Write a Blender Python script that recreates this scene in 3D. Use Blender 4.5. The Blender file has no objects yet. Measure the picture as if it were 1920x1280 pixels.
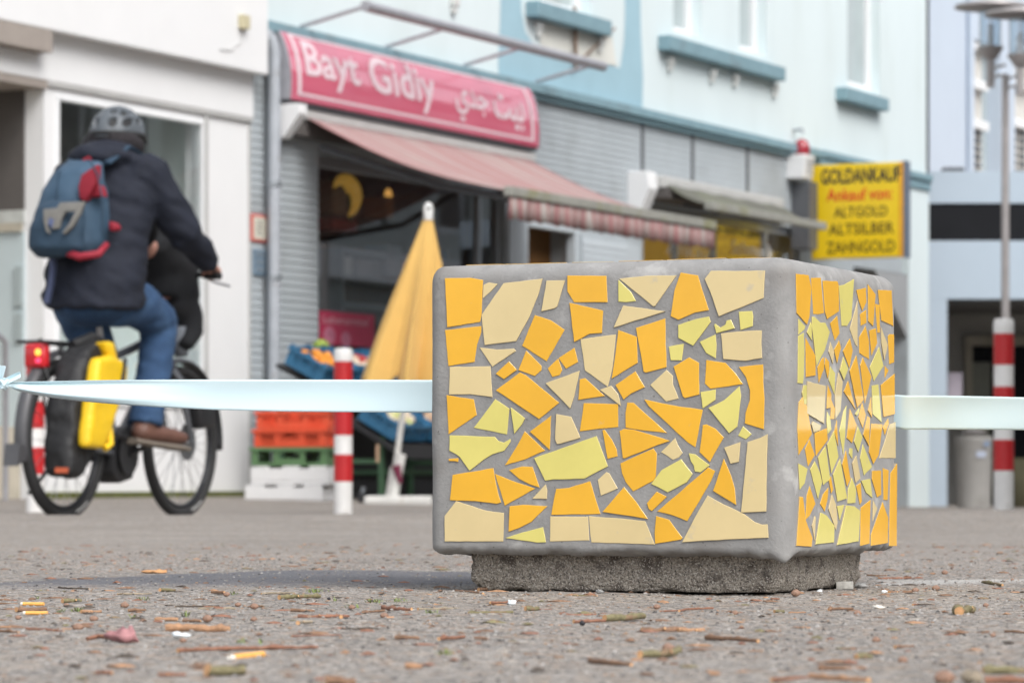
import bpy, bmesh, math, random
from mathutils import Vector as V, Matrix, noise
random.seed(7)
C = bpy.context.scene.collection
SC = bpy.context.scene
R = math.radians

# ---------------------------------------------------------------- camera, sky, sun, exposure
F, CX, CY, H = 6500.0, 960.0, 905.0, 0.15          # focal length and horizon in photo pixels, lens height in metres
cam_data = bpy.data.cameras.new('camera')
cam = bpy.data.objects.new('camera', cam_data); C.objects.link(cam)
cam.location = (0, 0, H); cam.rotation_euler = (R(90), 0, 0)
cam_data.sensor_width = 36; cam_data.lens = F * 36 / 1920
cam_data.shift_y = (CY - 640) / 1920
cam_data.clip_start = 0.05; cam_data.clip_end = 2000
cam_data.dof.use_dof = True; cam_data.dof.focus_distance = 4.7; cam_data.dof.aperture_fstop = 12.2
cam_data.dof.aperture_blades = 9
SC.camera = cam

SUN_EL, SUN_AZ = R(48), R(146)                      # high, behind the camera
w = bpy.data.worlds.new('World'); SC.world = w; w.use_nodes = True
nt = w.node_tree; nt.nodes.clear()
sky = nt.nodes.new('ShaderNodeTexSky'); sky.sky_type = 'NISHITA'; sky.sun_disc = False
sky.sun_elevation = SUN_EL; sky.sun_rotation = SUN_AZ; sky.air_density = 1.0; sky.dust_density = 3.0
hs = nt.nodes.new('ShaderNodeHueSaturation'); hs.inputs['Saturation'].default_value = 0.27   # overcast: nearly white cloud light
bg = nt.nodes.new('ShaderNodeBackground'); bg.inputs['Strength'].default_value = 0.14
ow = nt.nodes.new('ShaderNodeOutputWorld')
nt.links.new(sky.outputs[0], hs.inputs['Color']); nt.links.new(hs.outputs[0], bg.inputs[0]); nt.links.new(bg.outputs[0], ow.inputs[0])
sun_data = bpy.data.lights.new('sun', 'SUN'); sun_data.energy = 1.0; sun_data.angle = R(35); sun_data.color = (1, .975, .94)
sun = bpy.data.objects.new('sun', sun_data); C.objects.link(sun); sun.location = (0, -10, 30)
sun.rotation_euler = V((-math.sin(SUN_AZ) * math.cos(SUN_EL), -math.cos(SUN_AZ) * math.cos(SUN_EL), -math.sin(SUN_EL))).to_track_quat('-Z', 'Y').to_euler()
SC.view_settings.view_transform = 'Standard'; SC.view_settings.look = 'None'
SC.view_settings.exposure = 0.88; SC.view_settings.gamma = 1.0
SC.render.engine = 'CYCLES'
SC.cycles.use_denoising = True; SC.cycles.denoising_prefilter = 'ACCURATE'; SC.cycles.denoising_input_passes = 'RGB_ALBEDO_NORMAL'
SC.cycles.max_bounces = 8; SC.cycles.transparent_max_bounces = 12
SC.cycles.caustics_reflective = False; SC.cycles.caustics_refractive = False

# ---------------------------------------------------------------- geometry of the place
def P(px, py, Y): return V(((px - CX) * Y / F, Y, H + (CY - py) * Y / F))
def G(px, py):
    Y = F * H / (py - CY); return V(((px - CX) * Y / F, Y, 0.0))
FO, fd, fn = (-1.967, 27.8), (.4461, .895), (.895, -.4461)     # street front of the shop row: origin, along, outward
def fa(u, v, z): return V((FO[0] + fd[0] * u + fn[0] * v, FO[1] + fd[1] * u + fn[1] * v, z))
def FU(px, v=0.0):
    k = (px - CX) / F
    return (k * (FO[1] + fn[1] * v) - FO[0] - fn[0] * v) / (fd[0] - k * fd[1])
def FV(px, u):
    k = (px - CX) / F
    return (k * (FO[1] + fd[1] * u) - FO[0] - fd[0] * u) / (fn[0] - k * fn[1])
def FZ(py, u, v=0.0): return H + (CY - py) * (FO[1] + fd[1] * u + fn[1] * v) / F
def FP(px, py, v=0.0):
    u = FU(px, v); return u, FZ(py, u, v)
def sstep(a, b, x):
    t = max(0., min(1., (x - a) / (b - a))); return t * t * (3 - 2 * t)
def gz(x, y):
    crest = .025 + .021 * max(0, min(1, (x + 1.3) / 3.2))
    if y < 13.5: return crest * sstep(10.5, 13.5, y)
    lo = crest * (1 - sstep(13.5, 15, y)) - .012 * sstep(13.5, 15, y)
    far = .043 - .183 * max(0, min(1, (x + 2) / 6.6))
    s = sstep(15, 28, y)
    return lo * (1 - s) + far * s

# ---------------------------------------------------------------- materials
def lin(c): return c / 12.92 if c <= .04045 else ((c + .055) / 1.055) ** 2.4
def hx(s): s = s.lstrip('#'); return tuple(lin(int(s[i:i + 2], 16) / 255) for i in (0, 2, 4))
M = {}
def mat(name, col, rough=.6, nz=(8, .12), bump=None, metal=0., coat=0., emit=None, spec=.5, sheen=0., stretch=None, dirt=None):
    m = bpy.data.materials.new(name); m.use_nodes = True; t = m.node_tree; b = t.nodes['Principled BSDF']
    if isinstance(col, str): col = hx(col)
    b.inputs['Roughness'].default_value = rough; b.inputs['Metallic'].default_value = metal
    b.inputs['Coat Weight'].default_value = coat; b.inputs['Specular IOR Level'].default_value = spec
    if sheen: b.inputs['Sheen Weight'].default_value = sheen
    b.inputs['Base Color'].default_value = (*col, 1)
    tc = t.nodes.new('ShaderNodeTexCoord'); src = tc.outputs['Object']
    if stretch:
        mp = t.nodes.new('ShaderNodeMapping'); mp.inputs['Scale'].default_value = stretch; t.links.new(src, mp.inputs[0]); src = mp.outputs[0]
    if nz:
        n = t.nodes.new('ShaderNodeTexNoise'); n.inputs['Scale'].default_value = nz[0]; n.inputs['Detail'].default_value = 6; n.inputs['Roughness'].default_value = .65
        t.links.new(src, n.inputs[0])
        mr = t.nodes.new('ShaderNodeMapRange'); mr.inputs[1].default_value = .25; mr.inputs[2].default_value = .75
        mr.inputs[3].default_value = 1 - nz[1]; mr.inputs[4].default_value = 1 + nz[1]; t.links.new(n.outputs[0], mr.inputs[0])
        mx = t.nodes.new('ShaderNodeMix'); mx.data_type = 'RGBA'; mx.blend_type = 'MULTIPLY'; mx.inputs[0].default_value = 1
        mx.inputs[6].default_value = (*col, 1); t.links.new(mr.outputs[0], mx.inputs[7])
        out = mx.outputs[2]
        if dirt:                                           # (colour, scale, low, high): blotches of grime with a shape of their own
            n2 = t.nodes.new('ShaderNodeTexNoise'); n2.inputs['Scale'].default_value = dirt[1]; n2.inputs['Detail'].default_value = 8
            t.links.new(src, n2.inputs[0])
            r2 = t.nodes.new('ShaderNodeMapRange'); r2.inputs[1].default_value = dirt[2]; r2.inputs[2].default_value = dirt[3]; t.links.new(n2.outputs[0], r2.inputs[0])
            m2 = t.nodes.new('ShaderNodeMix'); m2.data_type = 'RGBA'; t.links.new(r2.outputs[0], m2.inputs[0])
            t.links.new(out, m2.inputs[6]); m2.inputs[7].default_value = (*(hx(dirt[0]) if isinstance(dirt[0], str) else dirt[0]), 1); out = m2.outputs[2]
        t.links.new(out, b.inputs['Base Color'])
    if bump:
        n = t.nodes.new('ShaderNodeTexNoise'); n.inputs['Scale'].default_value = bump[0]; n.inputs['Detail'].default_value = 5
        t.links.new(src, n.inputs[0])
        bp = t.nodes.new('ShaderNodeBump'); bp.inputs['Strength'].default_value = bump[1]; bp.inputs['Distance'].default_value = bump[2] if len(bump) > 2 else .01
        t.links.new(n.outputs[0], bp.inputs['Height']); t.links.new(bp.outputs[0], b.inputs['Normal'])
    if emit:
        b.inputs['Emission Color'].default_value = (*(hx(emit[0]) if isinstance(emit[0], str) else emit[0]), 1); b.inputs['Emission Strength'].default_value = emit[1]
    M[name] = m; return m
def spots(m, col, scale, lo, hi, detail=2):
    """scattered small marks (pores, specks, smears) mixed over a material's own colour"""
    t = m.node_tree; b = t.nodes['Principled BSDF']; src = b.inputs['Base Color'].links[0].from_socket
    tc = t.nodes.new('ShaderNodeTexCoord'); n = t.nodes.new('ShaderNodeTexNoise'); n.inputs['Scale'].default_value = scale; n.inputs['Detail'].default_value = detail; t.links.new(tc.outputs['Object'], n.inputs[0])
    r = t.nodes.new('ShaderNodeMapRange'); r.inputs[1].default_value = lo; r.inputs[2].default_value = hi; t.links.new(n.outputs[0], r.inputs[0])
    x = t.nodes.new('ShaderNodeMix'); x.data_type = 'RGBA'; t.links.new(r.outputs[0], x.inputs[0]); t.links.new(src, x.inputs[6]); x.inputs[7].default_value = (*col, 1); t.links.new(x.outputs[2], b.inputs['Base Color'])
def glass(name, tint=(.85, .9, .9), refl=.08):
    m = bpy.data.materials.new(name); m.use_nodes = True; t = m.node_tree; t.nodes.clear()
    o = t.nodes.new('ShaderNodeOutputMaterial'); tr = t.nodes.new('ShaderNodeBsdfTransparent'); tr.inputs[0].default_value = (*tint, 1)
    gl = t.nodes.new('ShaderNodeBsdfGlossy'); gl.inputs['Roughness'].default_value = .02; gl.inputs[0].default_value = (.95, .97, 1, 1)
    lw = t.nodes.new('ShaderNodeLayerWeight'); lw.inputs[0].default_value = .5
    pw = t.nodes.new('ShaderNodeMath'); pw.operation = 'POWER'; pw.inputs[1].default_value = 5; t.links.new(lw.outputs['Facing'], pw.inputs[0])
    ad = t.nodes.new('ShaderNodeMath'); ad.operation = 'MULTIPLY_ADD'; ad.inputs[1].default_value = .9; ad.inputs[2].default_value = .04 + refl; t.links.new(pw.outputs[0], ad.inputs[0])
    mx = t.nodes.new('ShaderNodeMixShader'); t.links.new(ad.outputs[0], mx.inputs[0]); t.links.new(tr.outputs[0], mx.inputs[1]); t.links.new(gl.outputs[0], mx.inputs[2])
    t.links.new(mx.outputs[0], o.inputs[0]); M[name] = m; return m

# ---------------------------------------------------------------- mesh builder
class MB:
    def __init__(s, T=None): s.v, s.f, s.mi, s.T = [], [], [], T
    def add(s, vs, fs, mi=0):
        o = len(s.v); s.v += [V(s.T(*q)) if s.T else V(q) for q in vs]
        s.f += [[i + o for i in f] for f in fs]; s.mi += [mi] * len(fs); return s
    def box(s, x0, x1, y0, y1, z0, z1, mi=0):
        return s.add([(x, y, z) for z in (z0, z1) for x, y in ((x0, y0), (x1, y0), (x1, y1), (x0, y1))],
                     [(3, 2, 1, 0), (4, 5, 6, 7), (0, 1, 5, 4), (1, 2, 6, 5), (2, 3, 7, 6), (3, 0, 4, 7)], mi)
    def quad(s, a, b, c, d, mi=0): return s.add([a, b, c, d], [(0, 1, 2, 3)], mi)
    def prism(s, poly, ax, lo, hi, mi=0):
        """poly of 2-D points; ax = axis of extrusion: 'x' poly is (y,z), 'y' poly is (x,z), 'z' poly is (x,y)"""
        n = len(poly)
        def q(p, d): return {'x': (d, p[0], p[1]), 'y': (p[0], d, p[1]), 'z': (p[0], p[1], d)}[ax]
        return s.add([q(p, lo) for p in poly] + [q(p, hi) for p in poly],
                     [tuple(range(n))[::-1], tuple(range(n, 2 * n))] + [(i, (i + 1) % n, n + (i + 1) % n, n + i) for i in range(n)], mi)
    def tube(s, pts, r, seg=10, mi=0, cap=True, flat=1.0, up=None):
        pts = [V(p) for p in pts]; n = len(pts); rs = r if isinstance(r, (list, tuple)) else [r] * n
        vs, fs = [], []; pn = None
        for i in range(n):
            t = (pts[min(i + 1, n - 1)] - pts[max(i - 1, 0)]).normalized()
            if pn is None:
                a = V(up) if up else (V((0, 0, 1)) if abs(t.z) < .9 else V((1, 0, 0)))
                pn = (a - t * a.dot(t)).normalized()
            else: pn = (pn - t * pn.dot(t)).normalized()
            bn = t.cross(pn)
            for k in range(seg):
                an = 2 * math.pi * k / seg; vs.append(pts[i] + pn * math.cos(an) * rs[i] * flat + bn * math.sin(an) * rs[i])
        for i in range(n - 1):
            for k in range(seg):
                fs.append((i * seg + k, i * seg + (k + 1) % seg, (i + 1) * seg + (k + 1) % seg, (i + 1) * seg + k))
        if cap: fs += [tuple(range(seg))[::-1], tuple(range((n - 1) * seg, n * seg))]
        return s.add(vs, fs, mi)
    def ell(s, c, r, seg=16, rings=10, mi=0, z0=-1., z1=1.):
        """ellipsoid, or the slice of it between z0 and z1 of its height"""
        a0, a1 = math.asin(z0), math.asin(z1); vs, fs = [], []
        for j in range(rings + 1):
            a = a0 + (a1 - a0) * j / rings
            for k in range(seg):
                b = 2 * math.pi * k / seg; vs.append((c[0] + r[0] * math.cos(a) * math.cos(b), c[1] + r[1] * math.cos(a) * math.sin(b), c[2] + r[2] * math.sin(a)))
        for j in range(rings):
            for k in range(seg): fs.append((j * seg + k, j * seg + (k + 1) % seg, (j + 1) * seg + (k + 1) % seg, (j + 1) * seg + k))
        fs += [tuple(range(seg))[::-1], tuple(range(rings * seg, (rings + 1) * seg))]
        return s.add(vs, fs, mi)
    def lathe(s, prof, c=(0, 0, 0), seg=24, mi=0):
        n = len(prof); vs = [(c[0] + r * math.cos(2 * math.pi * k / seg), c[1] + r * math.sin(2 * math.pi * k / seg), c[2] + z) for r, z in prof for k in range(seg)]
        fs = [(j * seg + k, j * seg + (k + 1) % seg, (j + 1) * seg + (k + 1) % seg, (j + 1) * seg + k) for j in range(n - 1) for k in range(seg)]
        fs += [tuple(range(seg))[::-1], tuple(range((n - 1) * seg, n * seg))]
        return s.add(vs, fs, mi)
    def loft(s, secs, seg=20, mi=0):
        """secs: (cx, cy, cz, rx, ry)"""
        vs = [(cx + rx * math.cos(2 * math.pi * k / seg), cy + ry * math.sin(2 * math.pi * k / seg), cz) for cx, cy, cz, rx, ry in secs for k in range(seg)]
        n = len(secs); fs = [(j * seg + k, j * seg + (k + 1) % seg, (j + 1) * seg + (k + 1) % seg, (j + 1) * seg + k) for j in range(n - 1) for k in range(seg)]
        fs += [tuple(range(seg))[::-1], tuple(range((n - 1) * seg, n * seg))]
        return s.add(vs, fs, mi)
    def wall(s, u0, u1, z0, z1, v, holes, depth=.15, mi=0):
        """wall face at v with rectangular holes (ua,ub,za,zb) and their reveals going back by depth"""
        us = sorted({u0, u1, *[h[0] for h in holes], *[h[1] for h in holes]}); zs = sorted({z0, z1, *[h[2] for h in holes], *[h[3] for h in holes]})
        us = [x for x in us if u0 <= x <= u1]; zs = [x for x in zs if z0 <= x <= z1]
        for a, b in zip(us, us[1:]):
            for c, d in zip(zs, zs[1:]):
                mu, mz = (a + b) / 2, (c + d) / 2
                if any(h[0] < mu < h[1] and h[2] < mz < h[3] for h in holes): continue
                s.quad((a, v, c), (b, v, c), (b, v, d), (a, v, d), mi)
        for a, b, c, d in holes:
            k = v - depth
            s.quad((a, v, c), (a, v, d), (a, k, d), (a, k, c), mi); s.quad((b, v, c), (b, k, c), (b, k, d), (b, v, d), mi)
            s.quad((a, v, d), (b, v, d), (b, k, d), (a, k, d), mi); s.quad((a, v, c), (a, k, c), (b, k, c), (b, v, c), mi)
        return s
    def slats(s, u0, u1, z0, z1, v, holes, pitch=.062, depth=.009, mi=0):
        """lapped boards filling a wall round its holes"""
        us = sorted({u0, u1, *[h[0] for h in holes], *[h[1] for h in holes]}); us = [x for x in us if u0 <= x <= u1]
        n = int((z1 - z0) / pitch)
        for k in range(n):
            a, b = z0 + (z1 - z0) * k / n, z0 + (z1 - z0) * (k + 1) / n; m = (a + b) / 2
            for x0, x1 in zip(us, us[1:]):
                if any(h[0] < (x0 + x1) / 2 < h[1] and h[2] - .001 < m < h[3] for h in holes): continue
                s.quad((x0, v + depth, a), (x1, v + depth, a), (x1, v + .001, b), (x0, v + .001, b), mi); s.quad((x0, v, a), (x1, v, a), (x1, v + depth, a), (x0, v + depth, a), mi)
        return s
    def build(s, name, mats, parent=None, smooth=None, bevel=0., loc=None, remesh=0., relax=0, disp=None):
        me = bpy.data.meshes.new(name)
        off = V(loc) if loc is not None else (root_loc(parent) if parent else V((0, 0, 0)))
        me.from_pydata([p - off for p in s.v], [], s.f)
        for m in (mats if isinstance(mats, (list, tuple)) else [mats]): me.materials.append(m)
        me.polygons.foreach_set('material_index', s.mi)
        bm = bmesh.new(); bm.from_mesh(me)
        bmesh.ops.recalc_face_normals(bm, faces=bm.faces)
        if bevel:
            es = [e for e in bm.edges if len(e.link_faces) == 2 and e.calc_face_angle(0) > .5]
            bmesh.ops.bevel(bm, geom=es, offset=bevel, segments=2, profile=.6, affect='EDGES', clamp_overlap=True)
        bm.to_mesh(me); bm.free()
        o = bpy.data.objects.new(name, me); C.objects.link(o)
        if loc is not None: o.location = loc
        if parent: o.parent = parent
        if remesh:
            md = o.modifiers.new('r', 'REMESH'); md.mode = 'VOXEL'; md.voxel_size = remesh; md.use_smooth_shade = True
            if relax: sm = o.modifiers.new('s', 'SMOOTH'); sm.iterations = relax; sm.factor = .5
            dg = bpy.context.evaluated_depsgraph_get(); new = bpy.data.meshes.new_from_object(o.evaluated_get(dg))
            o.modifiers.clear(); o.data = new; me = new
            if not me.materials:
                for m in (mats if isinstance(mats, (list, tuple)) else [mats]): me.materials.append(m)
        if disp:
            me.calc_loop_triangles()
            for vt in me.vertices:
                q = vt.co; nrm = vt.normal
                d = disp(q); vt.co = q + nrm * d
        if smooth is not None:
            me.polygons.foreach_set('use_smooth', [True] * len(me.polygons))
            if smooth < 180: me.set_sharp_from_angle(angle=R(smooth))
        return o
def root_loc(o):
    p = V((0, 0, 0))
    while o: p += o.location; o = o.parent
    return p
def tag(o, label=None, cat=None, group=None, kind=None):
    if label: o['label'] = label
    if cat: o['category'] = cat
    if group: o['group'] = group
    if kind: o['kind'] = kind
    return o
def thing(name, label, cat, loc=(0, 0, 0), group=None):
    o = bpy.data.objects.new(name, None); C.objects.link(o); o.location = loc; o.empty_display_size = .1
    return tag(o, label, cat, group)
def copy_tree(o, parent=None):
    c = o.copy(); C.objects.link(c)
    if parent: c.parent = parent
    for ch in list(o.children): copy_tree(ch, c)
    return c
def text_mesh(body, size=1.0, sx=1.0, bold=0.0):
    c = bpy.data.curves.new('lettering', 'FONT'); c.body = body; c.size = size; c.resolution_u = 3; c.offset = bold
    o = bpy.data.objects.new('lettering', c); C.objects.link(o)
    dg = bpy.context.evaluated_depsgraph_get(); m = bpy.data.meshes.new_from_object(o.evaluated_get(dg))
    vs = [(p.co.x * sx, p.co.y) for p in m.vertices]; fs = [tuple(p.vertices) for p in m.polygons]
    C.objects.unlink(o); bpy.data.objects.remove(o); bpy.data.curves.remove(c); bpy.data.meshes.remove(m)
    x0, x1 = min(p[0] for p in vs), max(p[0] for p in vs); y0, y1 = min(p[1] for p in vs), max(p[1] for p in vs)
    bm = bmesh.new(); bv = [bm.verts.new((x, y, 0)) for x, y in vs]
    for f in fs:
        try: bm.faces.new([bv[i] for i in f])
        except ValueError: pass
    for k in range(1, 10):                                  # cut into bands so that lettering can follow a curved face
        bmesh.ops.bisect_plane(bm, geom=bm.verts[:] + bm.edges[:] + bm.faces[:], plane_co=(0, y0 + (y1 - y0) * k / 10, 0), plane_no=(0, 1, 0))
    bm.verts.index_update(); vs = [(v.co.x, v.co.y) for v in bm.verts]; fs = [tuple(v.index for v in f.verts) for f in bm.faces]; bm.free()
    return vs, fs, (x0, x1, y0, y1)
def put_text(mb, body, a0, a1, b0, b1, fmap, bold=0., mi=0):
    """lettering fitted into the box a0..a1 x b0..b1 of a surface; fmap(a, b) is a point of that surface"""
    vs, fs, (x0, x1, y0, y1) = text_mesh(body, bold=bold)
    mb.add([fmap(a0 + (a1 - a0) * (x - x0) / (x1 - x0), b0 + (b1 - b0) * (y - y0) / (y1 - y0)) for x, y in vs], fs, mi)
# ---------------------------------------------------------------- palette
mat('concrete', (.265, .262, .256), .85, (26, .2), (240, .35, .002), dirt=((.19, .18, .17), 13, .54, .75))
mat('rough_concrete', (.35, .312, .265), .95, (330, .75), (230, 1., .012), dirt=((.12, .10, .085), 38, .53, .68))
spots(M['concrete'], (.13, .125, .12), 150, .71, .75); spots(M['concrete'], (.40, .395, .385), 22, .60, .72, 6); spots(M['rough_concrete'], (.62, .58, .52), 420, .58, .64); spots(M['rough_concrete'], (.09, .08, .07), 380, .60, .66)
mat('tile_orange', (.80, .43, .035), .12, (6, .09), (60, .04, .002), coat=.4, dirt=((.55, .45, .3), 45, .70, .86))
mat('tile_cream', (.68, .545, .285), .13, (6, .08), (60, .04, .002), coat=.4, dirt=((.46, .42, .36), 34, .66, .84))
mat('tile_lime', (.69, .615, .18), .12, (6, .10), (60, .04, .002), coat=.4, dirt=((.5, .45, .3), 40, .68, .85))
mat('tile_body', (.36, .29, .19), .85)

# ---------------------------------------------------------------- ground
def asphalt(name, lo, hi, scale=1.0, bs=1.0):
    m = bpy.data.materials.new(name); m.use_nodes = True; t = m.node_tree; b = t.nodes['Principled BSDF']; b.inputs['Roughness'].default_value = .9
    tc = t.nodes.new('ShaderNodeTexCoord')
    vo = t.nodes.new('ShaderNodeTexVoronoi'); vo.inputs['Scale'].default_value = 190 * scale; t.links.new(tc.outputs['Object'], vo.inputs[0])
    cr = t.nodes.new('ShaderNodeValToRGB'); e = cr.color_ramp.elements
    e[0].position = 0; e[0].color = (*lo, 1); e[1].position = 1; e[1].color = (*hi, 1)
    for p, c in ((.45, tuple(.45 * a + .55 * b_ for a, b_ in zip(lo, hi))), (.7, (hi[0] * .92, hi[1] * .87, hi[2] * .80)), (.86, (lo[0] * .8, lo[1] * .8, lo[2] * .82))):
        q = e.new(p); q.color = (*c, 1)
    sp = t.nodes.new('ShaderNodeSeparateColor'); t.links.new(vo.outputs['Color'], sp.inputs[0]); t.links.new(sp.outputs[0], cr.inputs[0])
    n = t.nodes.new('ShaderNodeTexNoise'); n.inputs['Scale'].default_value = 1.3; n.inputs['Detail'].default_value = 9; n.inputs['Roughness'].default_value = .7; t.links.new(tc.outputs['Object'], n.inputs[0])
    mr = t.nodes.new('ShaderNodeMapRange'); mr.inputs[1].default_value = .3; mr.inputs[2].default_value = .7; mr.inputs[3].default_value = .82; mr.inputs[4].default_value = 1.15; t.links.new(n.outputs[0], mr.inputs[0])
    mx = t.nodes.new('ShaderNodeMix'); mx.data_type = 'RGBA'; mx.blend_type = 'MULTIPLY'; mx.inputs[0].default_value = 1
    t.links.new(cr.outputs[0], mx.inputs[6]); t.links.new(mr.outputs[0], mx.inputs[7]); t.links.new(mx.outputs[2], b.inputs['Base Color'])
    v2 = t.nodes.new('ShaderNodeTexVoronoi'); v2.inputs['Scale'].default_value = 75; t.links.new(tc.outputs['Object'], v2.inputs[0])
    s2 = t.nodes.new('ShaderNodeSeparateColor'); t.links.new(v2.outputs['Color'], s2.inputs[0])
    f2 = t.nodes.new('ShaderNodeMapRange'); f2.inputs[1].default_value = .80; f2.inputs[2].default_value = .84; f2.inputs[4].default_value = .35; t.links.new(s2.outputs[1], f2.inputs[0])
    x2 = t.nodes.new('ShaderNodeMix'); x2.data_type = 'RGBA'; t.links.new(f2.outputs[0], x2.inputs[0]); t.links.new(mx.outputs[2], x2.inputs[6]); x2.inputs[7].default_value = (.27, .17, .10, 1)
    n3 = t.nodes.new('ShaderNodeTexNoise'); n3.inputs['Scale'].default_value = 34; n3.inputs['Detail'].default_value = 6; n3.inputs['Roughness'].default_value = .8; t.links.new(tc.outputs['Object'], n3.inputs[0])
    m3 = t.nodes.new('ShaderNodeMapRange'); m3.inputs[1].default_value = .32; m3.inputs[2].default_value = .68; m3.inputs[3].default_value = .68; m3.inputs[4].default_value = 1.32; t.links.new(n3.outputs[0], m3.inputs[0])
    x3 = t.nodes.new('ShaderNodeMix'); x3.data_type = 'RGBA'; x3.blend_type = 'MULTIPLY'; x3.inputs[0].default_value = 1; t.links.new(x2.outputs[2], x3.inputs[6]); t.links.new(m3.outputs[0], x3.inputs[7]); t.links.new(x3.outputs[2], b.inputs['Base Color'])
    bp = t.nodes.new('ShaderNodeBump'); bp.inputs['Strength'].default_value = .9 * bs; bp.inputs['Distance'].default_value = .003; bp.invert = True
    t.links.new(vo.outputs['Distance'], bp.inputs['Height']); t.links.new(bp.outputs[0], b.inputs['Normal'])
    M[name] = m; return m
asphalt('asphalt', (.115, .104, .095), (.425, .398, .37))
def worn_patch(m, col, edges, keep=.25):
    """an old tar repair / dust trail as a stain of the asphalt itself: between two lines y = a + b * clamp((x - x0) / w)"""
    t = m.node_tree; b = t.nodes['Principled BSDF']; src = b.inputs['Base Color'].links[0].from_socket
    N = lambda k: t.nodes.new(k)
    tc = N('ShaderNodeTexCoord'); sx = N('ShaderNodeSeparateXYZ'); t.links.new(tc.outputs['Object'], sx.inputs[0])
    nz = N('ShaderNodeTexNoise'); nz.inputs['Scale'].default_value = 9; nz.inputs['Detail'].default_value = 8; nz.inputs['Roughness'].default_value = .75; t.links.new(tc.outputs['Object'], nz.inputs[0])
    w_ = N('ShaderNodeMath'); w_.operation = 'MULTIPLY_ADD'; w_.inputs[1].default_value = .34; w_.inputs[2].default_value = -.17; t.links.new(nz.outputs[0], w_.inputs[0])
    yy = N('ShaderNodeMath'); yy.operation = 'ADD'; t.links.new(sx.outputs[1], yy.inputs[0]); t.links.new(w_.outputs[0], yy.inputs[1])
    fac = None
    for (x0, x1, y0, y1, soft, sign) in edges:
        e = N('ShaderNodeMapRange'); e.inputs[1].default_value = x0; e.inputs[2].default_value = x1; e.inputs[3].default_value = y0; e.inputs[4].default_value = y1; t.links.new(sx.outputs[0], e.inputs[0])
        d = N('ShaderNodeMath'); d.operation = 'SUBTRACT'; t.links.new(yy.outputs[0], d.inputs[0]); t.links.new(e.outputs[0], d.inputs[1])
        r = N('ShaderNodeMapRange'); r.inputs[1].default_value = -soft; r.inputs[2].default_value = soft; r.inputs[3].default_value = 0 if sign > 0 else 1; r.inputs[4].default_value = 1 if sign > 0 else 0; t.links.new(d.outputs[0], r.inputs[0])
        if fac is None: fac = r.outputs[0]
        else:
            q = N('ShaderNodeMath'); q.operation = 'MULTIPLY'; t.links.new(fac, q.inputs[0]); t.links.new(r.outputs[0], q.inputs[1]); fac = q.outputs[0]
    q = N('ShaderNodeMath'); q.operation = 'MULTIPLY'; q.inputs[1].default_value = 1 - keep; t.links.new(fac, q.inputs[0])
    mx = N('ShaderNodeMix'); mx.data_type = 'RGBA'; t.links.new(q.outputs[0], mx.inputs[0]); t.links.new(src, mx.inputs[6]); mx.inputs[7].default_value = (*col, 1)
    t.links.new(mx.outputs[2], b.inputs['Base Color'])
worn_patch(M['asphalt'], (.085, .092, .112), [(-.80, -.42, 5.28, 5.92, .05, -1), (-.8, .1, 5.02, 5.12, .16, 1), (.12, .30, 0, 40, 1, 1)], .22)
worn_patch(M['asphalt'], (.52, .51, .49), [(.5, .85, 5.22, 5.46, .07, -1), (.5, .85, 5.02, 5.32, .07, 1), (.50, .56, 40, 0, 1, 1)], .35)
def ground():
    xs = [-90, -40, -20, -10, -6, -4, -3, -2.4, -2, -1.6] + [-1.4 + .02 * i for i in range(141)] + [1.6, 2, 2.4, 3, 4, 5, 6, 8, 12, 20, 40, 90]
    ys = [-60, -20, -6, 0, 1, 1.6, 2] + [2.2 + .02 * i for i in range(235)] + [7 + .25 * i for i in range(1, 60)] + [22 + i for i in range(1, 40)] + [70, 90, 140, 300]
    vs = []
    for y in ys:
        for x in xs:
            d = 0.0
            if 2 < y < 7 and abs(x) < 1.45: d = .0022 * noise.noise((x * 28, y * 28, 1)) + .003 * noise.noise((x * 5, y * 5, 4))
            vs.append((x, y, gz(x, y) + d))
    n = len(xs)
    mb = MB(); mb.add(vs, [(j * n + i, j * n + i + 1, (j + 1) * n + i + 1, (j + 1) * n + i) for j in range(len(ys) - 1) for i in range(n - 1)])
    tag(mb.build('ground', M['asphalt'], smooth=180), kind='structure')
ground()
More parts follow.
